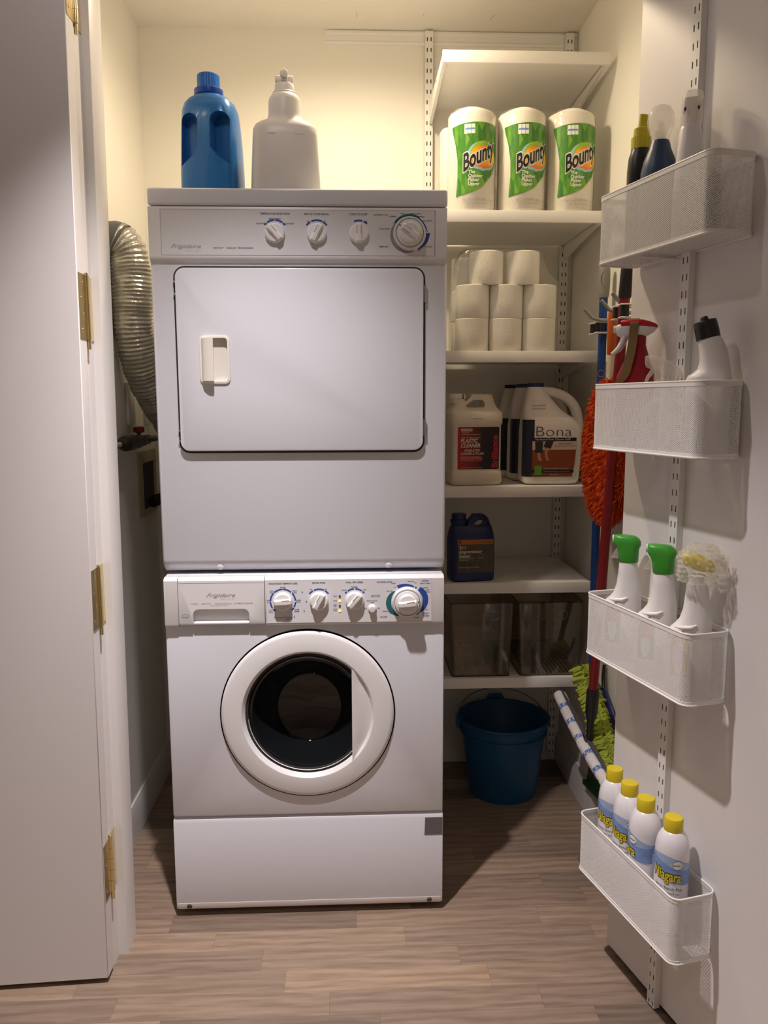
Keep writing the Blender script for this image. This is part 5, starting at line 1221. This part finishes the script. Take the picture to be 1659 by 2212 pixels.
o_ = (0.850, 0.25, 0.44)
hb3 = thing('hand_brush', 'dark navy hand brush hanging above the smoky dustpan by the right jamb', 'brush', o_)
L = local(o_)
ba, bb_ = Vector((0.850, 0.305, 0.478)), Vector((0.848, 0.180, 0.418))
G().tube([L(ba.lerp(bb_, t)) for t in (0, 0.2, 0.7, 1)], [0.005, 0.012, 0.014, 0.008], 12, flat=0.7).build('back', 'navycap', hb3)
g = G()
def br(rnd):
    t = rnd.random(); p = ba.lerp(bb_, t); return L(p+Vector((-0.004, 0, 0))), (-0.25, 0.25, -0.55)
strands(g, br, 240, 0.028, 0.0032, 0.2, 9, thick=False); g.build('bristles', P('navy_bristle', (0.008, 0.010, 0.035), 0.6), hb3, ang=70)
G().tube([L((0.850, 0.305, 0.478)), L((0.855, 0.325, 0.505)), L((0.860, 0.335, 0.54))], [0.006, 0.0055, 0.005], 10).build('handle', 'black', hb3)

# ================================================================== DOOR RACK: UPRIGHT, MESH BASKETS, BOTTLES
def on_door(s, d, z):
    """s along the door from its hinge edge (as measured, 0 = 30 mm in), d out from its face"""
    p = DA+DT*(s+0.030)+DN*d; return (p.x, p.y, z)
ds_ = standard_mesh(67).build('door_standard', ['elfa', 'slot_shade'], ang=20, fix=False)
tag(ds_, 'white slotted upright screwed to the inside of the open right door', 'door upright')
ds_.location = on_door(0.168, 0.0005, 2.150); ds_.rotation_euler = (0, 0, DROT)
BL, BD, BH = 0.350, 0.095, 0.137
def mesh_basket():
    r = 0.017
    plan = rrect(0.0, BL, -BD-0.003, -0.003, r, 8)          # counter-clockwise, local x along the door, -y out
    # arclength parametrisation of the loop
    loop = [Vector((p[0], p[1])) for p in plan]+[Vector((plan[0][0], plan[0][1]))]
    acc = [0.0]
    for a, b in zip(loop, loop[1:]): acc.append(acc[-1]+(b-a).length)
    per = acc[-1]
    def at(s):
        s = s % per; lo, hi = 0, len(acc)-1
        while hi-lo > 1:
            m = (lo+hi)//2
            if acc[m] <= s: lo = m
            else: hi = m
        t = (s-acc[lo])/max(1e-9, acc[hi]-acc[lo]); return loop[lo].lerp(loop[hi], t)
    z0, z1 = 0.009, BH-0.0085
    na = int(round(per/0.0050)); a = per/na/2; nb = int(round((z1-z0)/0.0034)); b = (z1-z0)/nb/2
    g = G(); K = 0.63
    def dia(c, fn):
        ou = [(c[0]-a, c[1]), (c[0], c[1]-b), (c[0]+a, c[1]), (c[0], c[1]+b)]
        inn = [(c[0]+(p[0]-c[0])*K, c[1]+(p[1]-c[1])*K) for p in ou]
        o = len(g.v); g.v += [fn(*p) for p in ou]+[fn(*p) for p in inn]+[fn(p[0], p[1], 0.0005) for p in inn]
        g.f += [(o+i, o+(i+1) % 4, o+4+(i+1) % 4, o+4+i) for i in range(4)]+[(o+4+i, o+4+(i+1) % 4, o+8+(i+1) % 4, o+8+i) for i in range(4)]; g.mi += [0]*8
    def side(s, z, e=0.0):
        q = at(s); t_ = at(s+0.0005); d = (t_-q).normalized()
        return (q.x-d.y*e, q.y+d.x*e, min(z1, max(z0, z)))
    for j in range(2*nb+1):
        for i in range(na): dia(((2*i+(j % 2))*a, z0+j*b), side)
    # floor of the basket
    nx, ny = int((BL-0.010)/(2*a)), int((BD-0.008)/(2*b))
    fl = lambda x, y, e=0.0: (min(BL-0.003, max(0.003, x)), min(-0.006, max(-BD, y)), 0.0030+e*0.6)
    for j in range(2*ny+1):
        for i in range(nx): dia((0.006+(2*i+(j % 2))*a, -BD+j*b), fl)
    return g, at, per
g, at_, per_ = mesh_basket()
BZ = [(1.592, ''), (1.2105, 'white mesh door basket holding the red spray bottle and the black-capped bottle'),
      (0.7570, 'white mesh door basket holding the two green-headed spray bottles'), (0.2390, 'lowest white mesh door basket, holding yellow-capped spray cans')]
BZ[0] = (1.592, 'white mesh door basket nearest the ceiling, holding the yellow-capped black bottle')
bk0 = thing('mesh_basket', BZ[0][1], 'basket', on_door(-0.012, 0.0, BZ[0][0]), DROT, 'mesh door baskets')
g.build('mesh', 'elfa', bk0, ang=30, fix=False)
def band(z0, z1, t):
    g = G(); n = 120; vs = []
    for i in range(n):
        p = at_(per_*i/n); q = at_(per_*(i+0.01)/n); d = (q-p).normalized(); nr = Vector((d.y, -d.x))
        for z, o in ((z0, t), (z1, t), (z1, -t), (z0, -t)): vs.append((p.x+nr.x*o, p.y+nr.y*o, z))
    fs = [(i*4+k, i*4+(k+1) % 4, ((i+1) % n)*4+(k+1) % 4, ((i+1) % n)*4+k) for i in range(n) for k in range(4)]
    return g.add(vs, fs)
band(BH-0.0085, BH-0.001, 0.0010).build('rim_band', 'elfa', bk0)
g = G(); n = 120
rim = [(at_(per_*i/n).x, at_(per_*i/n).y, BH) for i in range(n)]; rim.append(rim[0]); g.tube(rim, 0.0019, 8, cap=False); g.build('rim_wire', 'elfa', bk0)
g = band(0.002, 0.0095, 0.0009); g.build('base_band', 'elfa', bk0)
g = G(); rim = [(at_(per_*i/n).x, at_(per_*i/n).y, 0.0030) for i in range(n)]; rim.append(rim[0]); g.tube(rim, 0.0024, 8, cap=False); g.build('base_wire', 'elfa', bk0)
G().box(0.135, 0.141, -BD*0.86, -0.004, -0.0035, 0.0005, 0.001, 1).build('support_arm', 'elfa', bk0)
for z, lab in BZ[1:]: dup(bk0, on_door(-0.012, 0, z), DROT, lab)

VROT = math.radians(-24.8)              # bottles seen square on from the hall
M['clearcap'] = milky('frosted_clear_cap', '#e8e2d8', 0.34, 0.3)
# ---- top basket
t = thing('black_bottle', 'slim black bottle with a yellow nozzle cap in the topmost door basket', 'bottle', on_door(0.061, 0.050, 1.5955), VROT)
G().loft([(0, 0.022, 0.022, 0, 0, 2.4), (0.005, 0.025, 0.025, 0, 0, 2.4), (0.17, 0.0255, 0.025, 0, 0, 2.4), (0.196, 0.0235, 0.023, 0, 0, 2.3), (0.206, 0.0205, 0.0205, 0, 0, 2.2), (0.215, 0.0185, 0.0185, 0, 0, 2)], 48).build('body', 'black', t)
M['ycap'] = P('yellow_plastic', (0.56, 0.48, 0.02), 0.4)
g = G(); pr = []
for i in range(48):
    a = 2*PI*i/48; r = 0.0193+(0.0005 if i % 2 else -0.0003); pr.append((r*math.cos(a), r*math.sin(a)))
g.prism(pr, 0.2135, 0.2355, plane='xy'); g.build('cap_collar', 'ycap', t)
g = G().loft([(0.235, 0.0165, 0.0165, 0, 0, 2), (0.243, 0.0160, 0.016, 0, 0, 2.2), (0.252, 0.0150, 0.015, 0.0, 0, 2.5), (0.2545, 0.0105, 0.011, 0.003, 0, 3), (0.276, 0.0082, 0.009, 0.0035, 0, 4), (0.2765, 0.0078, 0.0085, 0.0035, 0, 4)], 36); g.v = [(x, y, z+(0.004*(0.01-x)/0.02 if z > 0.27 else 0)) for x, y, z in g.v]; g.build('nozzle', 'ycap', t)
t = thing('blue_bottle', 'dark blue bottle under a clear dome cap in the topmost door basket', 'bottle', on_door(0.126, 0.052, 1.5955), VROT)
G().loft([(0, 0.030, 0.030, 0, 0, 2.3), (0.005, 0.034, 0.033, 0, 0, 2.3), (0.13, 0.0345, 0.034, 0, 0, 2.2), (0.155, 0.0335, 0.033, 0, 0, 2), (0.175, 0.029, 0.029, 0, 0, 2), (0.193, 0.0215, 0.0215, 0, 0, 2), (0.206, 0.0180, 0.018, 0, 0, 2), (0.210, 0.0165, 0.0165, 0, 0, 2)], 44).build('body', P('dusty_navy_plastic', (0.025, 0.050, 0.115), 0.4, var=(40, 0.25)), t)
G().lathe([(0.0155, 0.209), (0.0165, 0.214), (0.018, 0.224), (0.0235, 0.234), (0.0255, 0.246), (0.0235, 0.260), (0.0165, 0.271), (0.008, 0.275), (0.0, 0.2755)], 36, cap=False).build('dome_cap', 'clearcap', t)
G().lathe([(0.010, 0.209), (0.010, 0.228), (0.006, 0.230), (0.006, 0.243), (0.0, 0.244)], 20, cap=False).build('nozzle', 'clearcap', t)
t = thing('white_spray_bottle', 'tapering white bottle with a film-wrapped head in the topmost door basket', 'bottle', on_door(0.213, 0.050, 1.5955), VROT)
M['sprayw'] = P('white_spray_plastic', (0.76, 0.74, 0.74), 0.38)
G().loft([(0, 0.027, 0.027, 0.004, 0, 2.6), (0.005, 0.030, 0.029, 0.004, 0, 2.6), (0.10, 0.0295, 0.029, 0.004, 0, 2.4), (0.15, 0.0250, 0.025, 0.002, 0, 2.2), (0.203, 0.0190, 0.019, 0, 0, 2), (0.209, 0.0170, 0.017, 0, 0, 2), (0.212, 0.0150, 0.015, 0, 0, 2)], 44).build('body', 'sprayw', t)
g = G().loft([(0.211, 0.0165, 0.0165, 0, 0, 3), (0.218, 0.0185, 0.018, 0, 0, 3), (0.235, 0.0190, 0.018, 0.001, 0, 3), (0.255, 0.0180, 0.018, 0.002, 0, 3), (0.2645, 0.0165, 0.017, 0.003, 0, 3), (0.268, 0.0145, 0.015, 0.003, 0, 3)], 40)
g.v = [(x+0.0018*noise.noise((x*120, y*120, z*120)), y+0.0018*noise.noise((x*120, y*120+4, z*120)), z) for x, y, z in g.v]; g.build('wrapped_head', 'clearcap', t)
G().loft([(0.211, 0.012, 0.012, 0, 0, 2.5), (0.232, 0.012, 0.012, 0, 0, 2.5), (0.234, 0.014, 0.010, -0.001, 0, 3), (0.258, 0.0135, 0.0095, 0, 0, 3)], 24).build('pump', 'sprayw', t)
for x in (-0.010, 0.013): G().sphere((x, -0.0165, 0.236), 0.003, 0.8, 0.5, 1.2, 12, 8).build('dark_dot', P('purple_dot', (0.05, 0.045, 0.10), 0.5) if 'pdot' not in M else 'pdot', t)

# ---- second basket
def loftx(g, secs, seg=32, n=2.6):
    """sections along x: (x, ry, rz, cz)"""
    vs = []
    for x, ry, rz, cz in secs:
        for k in range(seg):
            a = 2*PI*k/seg; ca, sa = math.cos(a), math.sin(a)
            vs.append((x, ry*math.copysign(abs(ca)**(2/n), ca), cz+rz*math.copysign(abs(sa)**(2/n), sa)))
    m = len(secs)
    fs = [(j*seg+i, j*seg+(i+1) % seg, (j+1)*seg+(i+1) % seg, (j+1)*seg+i) for j in range(m-1) for i in range(seg)]+[tuple(reversed(range(seg))), tuple((m-1)*seg+i for i in range(seg))]
    return g.add(vs, fs)
M['redp'] = P('red_spray_plastic', (0.28, 0.006, 0.016), 0.32)
M['redhead'] = P('bright_red_plastic', (0.50, 0.012, 0.02), 0.35)
t = thing('red_spray_bottle', 'red spray bottle with a red and white trigger head and brown tape strap', 'spray bottle', on_door(0.0660, 0.047, 1.2140), VROT)
G().loft([(0, 0.034, 0.024, 0.0, 0, 3), (0.005, 0.037, 0.027, 0.0, 0, 3), (0.10, 0.0375, 0.0275, 0.0, 0, 3), (0.150, 0.0370, 0.0270, 0.001, 0, 2.8), (0.158, 0.0350, 0.026, 0.002, 0, 2.6), (0.180, 0.0260, 0.022, 0.003, 0, 2.4), (0.205, 0.0165, 0.017, 0.005, 0, 2.2), (0.214, 0.0130, 0.014, 0.006, 0, 2)], 48).build('body', 'redp', t)
G().lathe([(0.0125, 0.212), (0.0133, 0.213), (0.0133, 0.232), (0.0120, 0.233)], 28, c=(0.006, 0, 0)).build('collar', 'redp', t)
g = G(); loftx(g, [(-0.040, 0.0075, 0.0065, 0.246), (-0.038, 0.0095, 0.011, 0.244), (-0.030, 0.0110, 0.0145, 0.2425), (-0.015, 0.0125, 0.016, 0.2420), (0.005, 0.0140, 0.0155, 0.2420), (0.022, 0.0140, 0.0125, 0.2435), (0.034, 0.0115, 0.0075, 0.2460), (0.039, 0.0070, 0.003, 0.2480)])
g.build('spray_head', 'sprayw', t)
g = G(); loftx(g, [(-0.031, 0.0114, 0.0060, 0.2570), (-0.029, 0.0122, 0.0075, 0.2570), (-0.010, 0.0135, 0.0085, 0.2570), (0.010, 0.0148, 0.0083, 0.2560), (0.024, 0.0146, 0.0075, 0.2530), (0.036, 0.0124, 0.0050, 0.2505), (0.0405, 0.008, 0.003, 0.2490)]); g.build('head_top', 'redhead', t)
G().lathe([(0.0075, -0.046), (0.0075, -0.036)], 16, axis='x', c=(0, 0, 0.246)).build('nozzle', 'sprayw', t)
g = G(); pts = [(-0.022, 0, 0.232), (-0.027, 0, 0.218), (-0.034, 0, 0.206), (-0.044, 0, 0.198), (-0.049, 0, 0.196)]
g.tube(pts, [0.010, 0.0095, 0.0085, 0.006, 0.004], 14, flat=0.75, up=(0, 1, 0)); g.build('trigger', 'sprayw', t)
g = G(); prof = [(-0.004, 0.2590, -0.0150), (-0.004, 0.250, -0.0162), (-0.0045, 0.236, -0.0170), (-0.0055, 0.215, -0.0215), (-0.0080, 0.195, -0.0255), (-0.0120, 0.175, -0.0285), (-0.0150, 0.158, -0.0295), (-0.0210, 0.146, -0.0300), (-0.0300, 0.137, -0.0290)]
vs = [(-0.013, 0.0, 0.2672), (0.0050, 0.0, 0.2668)]
for x, z, y in prof: vs += [(x-0.0088, y, z), (x+0.0088, y, z)]
g.add(vs, [(2*i, 2*i+1, 2*i+3, 2*i+2) for i in range(len(vs)//2-1)]); vs2 = [(0.0050, 0.0150, 0.256), (-0.0130, 0.0150, 0.256), (-0.0130, 0.0, 0.2672), (0.0050, 0.0, 0.2668)]
g.add(vs2, [(0, 1, 2, 3)]); g.build('tape_strap', P('brown_paper_tape', (0.20, 0.125, 0.045), 0.45), t, ang=70)
g = G(); rows_patch(g, flat(0.0284), rr_rows(-0.028, 0.028, 0.02, 0.12, 0.006), 6, 0.0); g.build('pale_label', P('pale_label_print', (0.50, 0.46, 0.45), 0.5, var=(90, 0.4)), t)
t = thing('clear_spray_bottle', 'clear plastic spray bottle with a translucent trigger between red and white bottles', 'spray bottle', on_door(0.166, 0.049, 1.2140), VROT)
M['clearb'] = clear('clear_bottle_plastic', '#f2efec', 0.16, 0.08, haze=0.10, haze_col='#d8d0cc')
G().loft([(0, 0.036, 0.030, 0, 0, 2.4), (0.005, 0.0405, 0.033, 0, 0, 2.4), (0.075, 0.0410, 0.0335, 0, 0, 2.4), (0.092, 0.0340, 0.030, 0, 0, 2.2), (0.102, 0.0200, 0.02, 0, 0, 2), (0.110, 0.0140, 0.014, 0, 0, 2), (0.125, 0.0135, 0.0135, 0, 0, 2)], 40).build('body', 'clearb', t)
G().lathe([(0.0155, 0.118), (0.0155, 0.140), (0.0120, 0.142)], 24).build('collar', 'clearcap', t)
g = G(); loftx(g, [(-0.036, 0.006, 0.007, 0.178), (-0.034, 0.010, 0.011, 0.176), (-0.022, 0.0125, 0.014, 0.173), (-0.005, 0.0140, 0.0165, 0.166), (0.012, 0.0140, 0.0165, 0.158), (0.026, 0.011, 0.012, 0.152), (0.034, 0.006, 0.005, 0.149)]); g.build('spray_head', 'clearcap', t)
G().lathe([(0.0055, 0.0), (0.0055, 0.160), (0.003, 0.166)], 12, c=(0.0, 0, 0.004)).build('dip_tube', 'sprayw', t)
G().tube([(-0.020, 0, 0.160), (-0.030, 0, 0.145), (-0.036, 0, 0.128)], [0.008, 0.006, 0.004], 10, flat=0.6, up=(0, 1, 0)).build('trigger', 'clearcap', t)
t = thing('toilet_cleaner_bottle', 'white bottle with an angled neck and a black screw cap', 'bottle', on_door(0.2900, 0.049, 1.2140), VROT)
G().loft([(0, 0.034, 0.026, 0.004, 0, 2.6), (0.005, 0.0385, 0.030, 0.004, 0, 2.6), (0.120, 0.0385, 0.030, 0.004, 0, 2.6), (0.138, 0.0385, 0.029, 0.004, 0, 2.5), (0.144, 0.0365, 0.028, 0.005, 0, 2.4), (0.148, 0.0325, 0.026, 0.008, 0, 2.3), (0.156, 0.0275, 0.024, 0.0115, 0, 2.2), (0.170, 0.0250, 0.0225, 0.012, 0, 2.1), (0.190, 0.0235, 0.0215, 0.0085, 0, 2), (0.206, 0.0215, 0.0205, 0.0035, 0, 2), (0.214, 0.0195, 0.0195, -0.0005, 0, 2)], 48).build('body', 'sprayw', t)
rot = Matrix.Translation((-0.0010, 0, 0.213)) @ Matrix.Rotation(math.radians(-14), 4, 'Y')
g = G().lathe([(0.0205, -0.004), (0.0207, 0.012), (0.0200, 0.026), (0.0185, 0.028), (0.0075, 0.0285), (0.0065, 0.034), (0.0050, 0.036), (0.0, 0.0362)], 40, cap=False).xf(rot); g.build('cap', 'black', t)
g = G(); rows_patch(g, flat(0.0306, 0.004), rr_rows(-0.030, 0.030, 0.016, 0.112, 0.006), 6, 0.0); g.build('pale_label', P('blueish_label_print', (0.42, 0.42, 0.50), 0.5, var=(70, 0.4)), t)

# ---- third basket: white spray bottles
M['grn'] = P('leaf_green_plastic', (0.045, 0.30, 0.028), 0.35)
def trigger_bottle(loc, label, head):
    t = thing('white_trigger_bottle', label, 'spray bottle', loc, VROT, 'white trigger bottles')
    secs = [(0, 0.034, 0.022, -0.002, 0, 2.6), (0.005, 0.039, 0.026, -0.002, 0, 2.6), (0.060, 0.0415, 0.0275, -0.003, 0, 2.6), (0.095, 0.0425, 0.0275, -0.0045, 0, 2.5), (0.115, 0.0410, 0.0270, -0.004, 0, 2.4), (0.128, 0.0365, 0.0255, -0.0005, 0, 2.3), (0.136, 0.0325, 0.0245, 0.0035, 0, 2.2), (0.146, 0.0285, 0.0235, 0.0070, 0, 2.2), (0.165, 0.0245, 0.0215, 0.0085, 0, 2.1), (0.190, 0.0210, 0.0195, 0.0075, 0, 2), (0.212, 0.0185, 0.018, 0.0065, 0, 2), (0.216, 0.0165, 0.0165, 0.0065, 0, 2)]
    g = G().loft(secs, 48); g.build('body', 'sprayw', t)
    g = G().tube([(-0.028, -0.014, 0.1315), (-0.014, -0.0225, 0.1325), (0.000, -0.0250, 0.1345), (0.010, -0.0240, 0.1400)], [0.002, 0.0042, 0.0042, 0.002], 10); g.build('finger_ridge', 'sprayw', t)
    q = G(); pts = []
    for x, z in [(-0.034, 0.10), (-0.0315, 0.116), (-0.024, 0.124), (-0.013, 0.129), (-0.006, 0.118), (-0.003, 0.10), (-0.003, 0.04), (-0.034, 0.04)]:
        f = max(0.0, 1-abs((x+0.004)/0.043)**2.5)**(1/2.5); pts.append((x, -0.0282*f-0.0006, z))
    q.poly(pts); q.build('printed_label', ('lemonprint' if head != 'green' else 'leafprint'), t)
    if head == 'green':
        q = G(); pts = []
        for x, z in [(-0.030, 0.105), (-0.022, 0.117), (-0.006, 0.110), (-0.005, 0.088), (-0.028, 0.085)]:
            f = max(0.0, 1-abs((x+0.004)/0.043)**2.5)**(1/2.5); pts.append((x, -0.0288*f-0.0008, z))
        q.poly(pts); q.build('orange_print', P('orange_label_print', (0.50, 0.13, 0.02), 0.5) if 'oprint' not in M else 'oprint', t)
        g = G().loft([(0.2135, 0.0190, 0.0185, 0.0065, 0, 2.2), (0.2150, 0.0200, 0.0190, 0.0065, 0, 2.3), (0.232, 0.0210, 0.0190, 0.0060, 0, 2.5), (0.243, 0.0230, 0.0185, 0.0050, 0, 2.6), (0.250, 0.0270, 0.0180, 0.0042, 0, 2.7), (0.257, 0.0280, 0.0172, 0.0028, 0, 2.8), (0.264, 0.0262, 0.0155, 0.0005, 0, 2.8), (0.2685, 0.0225, 0.0125, -0.0025, 0, 2.8), (0.270, 0.0190, 0.0095, -0.0045, 0, 2.8)], 44); g.build('spray_head', 'grn', t)
        g = G().lathe([(0.0085, -0.0275), (0.0080, -0.0240)], 18, axis='x', c=(0, 0, 0.261)); g.build('nozzle', 'sprayw', t)
        pr = [(-0.0155, 0.247), (-0.0195, 0.240), (-0.0295, 0.2215), (-0.0290, 0.2195), (-0.0145, 0.2200), (-0.0135, 0.236)]
        G().prism(pr, -0.0075, 0.0075, bev=0.0015).build('trigger', 'clearcap', t)
    return t
M['lemonprint'] = P('lemon_yellow_print', (0.58, 0.40, 0.03), 0.5); M['oprint'] = P('orange_label_print', (0.50, 0.13, 0.02), 0.5)
trigger_bottle(on_door(0.060, 0.049, 0.7610), 'white spray bottle with a green trigger head, nearest the mop poles in its basket', 'green')
trigger_bottle(on_door(0.1800, 0.049, 0.7610), 'white spray bottle with a green trigger head, standing in the middle of its basket', 'green')
t = trigger_bottle(on_door(0.2830, 0.049, 0.7610), 'white spray bottle with a yellow trigger head wrapped in bubble wrap', 'wrapped')
G().lathe([(0.0150, 0.212), (0.0150, 0.230), (0.0120, 0.232)], 24, c=(0.0065, 0, 0)).build('collar', 'sprayw', t)
g = G(); loftx(g, [(-0.022, 0.007, 0.008, 0.262), (-0.018, 0.011, 0.012, 0.260), (0.0, 0.0135, 0.0155, 0.256), (0.016, 0.0135, 0.015, 0.252), (0.030, 0.0115, 0.011, 0.247), (0.036, 0.006, 0.005, 0.245)]); g.build('spray_head', P('yellow_trigger_plastic', (0.62, 0.50, 0.02), 0.35), t)
bw = thing('bubble_wrap', 'crumpled clear bubble wrap around the head of the nearest spray bottle', 'bubble wrap', on_door(0.2880, 0.049, 0.7610+0.245), VROT)
M['bubble'] = milky('bubble_film', '#f2efe4', 0.26, 0.12, bump=(90, 0.6, 0.004))
def bubble(secs, seed, seg=96):
    """crumpled sleeve covered with round blisters"""
    g = G().loft(secs, seg)
    out = []
    for x, y, z in g.v:
        v = Vector((x, y, z)); k = noise.noise(v*38+Vector((seed, 0, 0)))*0.0065+noise.noise(v*90+Vector((0, seed, 0)))*0.0022
        d = Vector((x, y, 0)).normalized() if abs(x)+abs(y) > 1e-6 else Vector((0, 0, 1)); out.append(tuple(v+d*k+Vector((0, 0, 0.4*k))))
    g.v = out; base = list(zip(g.v, [Vector((x, y, 0)).normalized() for x, y, z in g.v])); m = len(secs)
    for j in range(1, m-1):
        for i in range(0, seg, 5):
            p, nr = base[j*seg+(i+(2 if j % 2 else 0)) % seg]
            g.sphere(p, 0.0031, 1, 1, 0.9, 8, 5)
    return g
zs_ = [(-0.028, 0.022), (-0.022, 0.030), (-0.013, 0.034), (-0.004, 0.0355), (0.005, 0.036), (0.014, 0.0365), (0.023, 0.035), (0.031, 0.031), (0.038, 0.025), (0.043, 0.015), (0.045, 0.006)]
bubble([(z, r*1.0, r*0.84, 0.003+0.1*z, 0, 4.0) for z, r in zs_], 3.0).build('sleeve', 'bubble', bw, ang=70)
g = G(); fl_ = []
for i in range(9):
    for j in range(7):
        x = 0.018+0.036*i/8; z = -0.024+0.062*j/6
        fl_.append((x, -0.012+0.018*noise.noise((x*40, z*40, 2))+0.010*math.sin(i*0.8), z+0.010*noise.noise((x*50, 3, z*50))-0.012*abs(j-3)/3*(i/8)))
g.add(fl_, [(i*7+j, (i+1)*7+j, (i+1)*7+j+1, i*7+j+1) for i in range(8) for j in range(6)])
for i in range(0, 9):
    for j in range(0, 7): g.sphere(fl_[i*7+j], 0.0034, 1, 0.8, 1, 8, 5)
g.build('loose_flap', 'bubble', bw, ang=70)

# ---- lowest basket: spray starch cans
M['can'] = P('white_can_print', (0.76, 0.74, 0.77), 0.25, coat=0.3)
M['skyband'] = P('sky_blue_print', (0.36, 0.47, 0.68), 0.3, var=(40, 0.2)); M['skyband2'] = P('deep_sky_print', (0.20, 0.32, 0.60), 0.3, var=(50, 0.3))
M['ylid'] = P('lemon_lid_plastic', (0.66, 0.52, 0.02), 0.32); M['ylett'] = P('yellow_lettering', (0.72, 0.58, 0.02), 0.4)
def spray_can(loc, rot, label):
    t = thing('spray_can', label, 'spray can', loc, rot, 'spray starch cans')
    R = 0.0330
    G().lathe([(0.030, 0.0), (0.0325, 0.001), (0.0335, 0.004), (R, 0.007), (R, 0.186), (0.0326, 0.194), (0.0308, 0.206), (0.0275, 0.217), (0.0220, 0.226), (0.0185, 0.230), (0.0165, 0.231)], 48).build('can', 'can', t)
    G().lathe([(0.0182, 0.2265), (0.0186, 0.2275), (0.0180, 0.2550), (0.0170, 0.2565), (0.0, 0.2570)], 36).build('lid', 'ylid', t)
    S = cyl(R)
    n = 40; q = G(); rows_patch(q, S, [(0.150, -0.075, 0.075), (0.165, -0.075, 0.075), (0.186, -0.075, 0.075)], n, 0.0004)
    q.v = [(x, y, z+(0.012*math.cos(math.atan2(x, -y)*1.2+0.5)-0.008 if z > 0.17 else 0.0)) for x, y, z in q.v]; q.build('sky_band', 'skyband', t)
    q = G(); rows_patch(q, S, [(0.138, -0.065, 0.060), (0.152, -0.065, 0.060), (0.172, -0.065, 0.060)], n, 0.0006)
    q.v = [(x, y, z+(-0.012*math.sin(math.atan2(x, -y)*1.1+0.2) if z > 0.16 else (-0.010*math.sin(math.atan2(x, -y)) if z < 0.145 else 0))) for x, y, z in q.v]; q.build('deep_band', 'skyband2', t)
    q = G(); put_text(q, S, 'Niagara', -0.004, 0.1395, 0.0300, 'CENTER', 0.075, 0.10, sx=0.60, off=0.0009, rise=-0.10); q.build('brand_outline', 'blackprint', t)
    q = G(); put_text(q, S, 'Niagara', -0.004, 0.1395, 0.0300, 'CENTER', 0.024, 0.10, sx=0.60, off=0.0013, rise=-0.10); q.build('brand_lettering', 'ylett', t)
    q = G(); put_text(q, S, 'Spray Starch Plus', 0.0, 0.1200, 0.0085, 'CENTER', 0.0, sx=0.95, off=0.0006, rise=-0.08); put_text(q, S, 'Durafresh Speed Iron', 0.0, 0.1110, 0.0058, 'CENTER', 0.0, sx=0.9, off=0.0006, rise=-0.08)
    put_text(q, S, 'NET WT 20 OZ (567 g)', 0.0, 0.022, 0.0052, off=0.0006); put_text(q, S, 'I I', 0.010, 0.075, 0.0120, off=0.0006)
    q.build('dark_lettering', 'ink', t)
    q = G(); rows_patch(q, S, disc_rows(0.0165, 0.1720, 0.0110, 0.0085), 10, 0.0008); q.build('white_oval', 'white', t)
    q = G(); put_text(q, S, 'bonus', 0.0155, 0.1705, 0.0056, 'CENTER', 0.02, off=0.0011); arc(q, S, 0.0165, 0.1720, 0.0092, 0.0099, 0, 360, off=0.0010, n=24); q.build('oval_lettering', 'ink', t)
    return t
c0 = spray_can(on_door(0.0440, 0.0440, 0.2430), math.radians(-36), 'yellow-capped spray can at the far end of the lowest basket')
dup(c0, on_door(0.1115, 0.0500, 0.2430), math.radians(-40), 'yellow-capped spray can second from the far end of the lowest basket')
dup(c0, on_door(0.1790, 0.0560, 0.2430), math.radians(-95), 'yellow-capped spray can third from the far end, its lettering turned away')
dup(c0, on_door(0.2620, 0.050, 0.2430), math.radians(-33), 'yellow-capped spray can standing apart at the near end of the lowest basket')
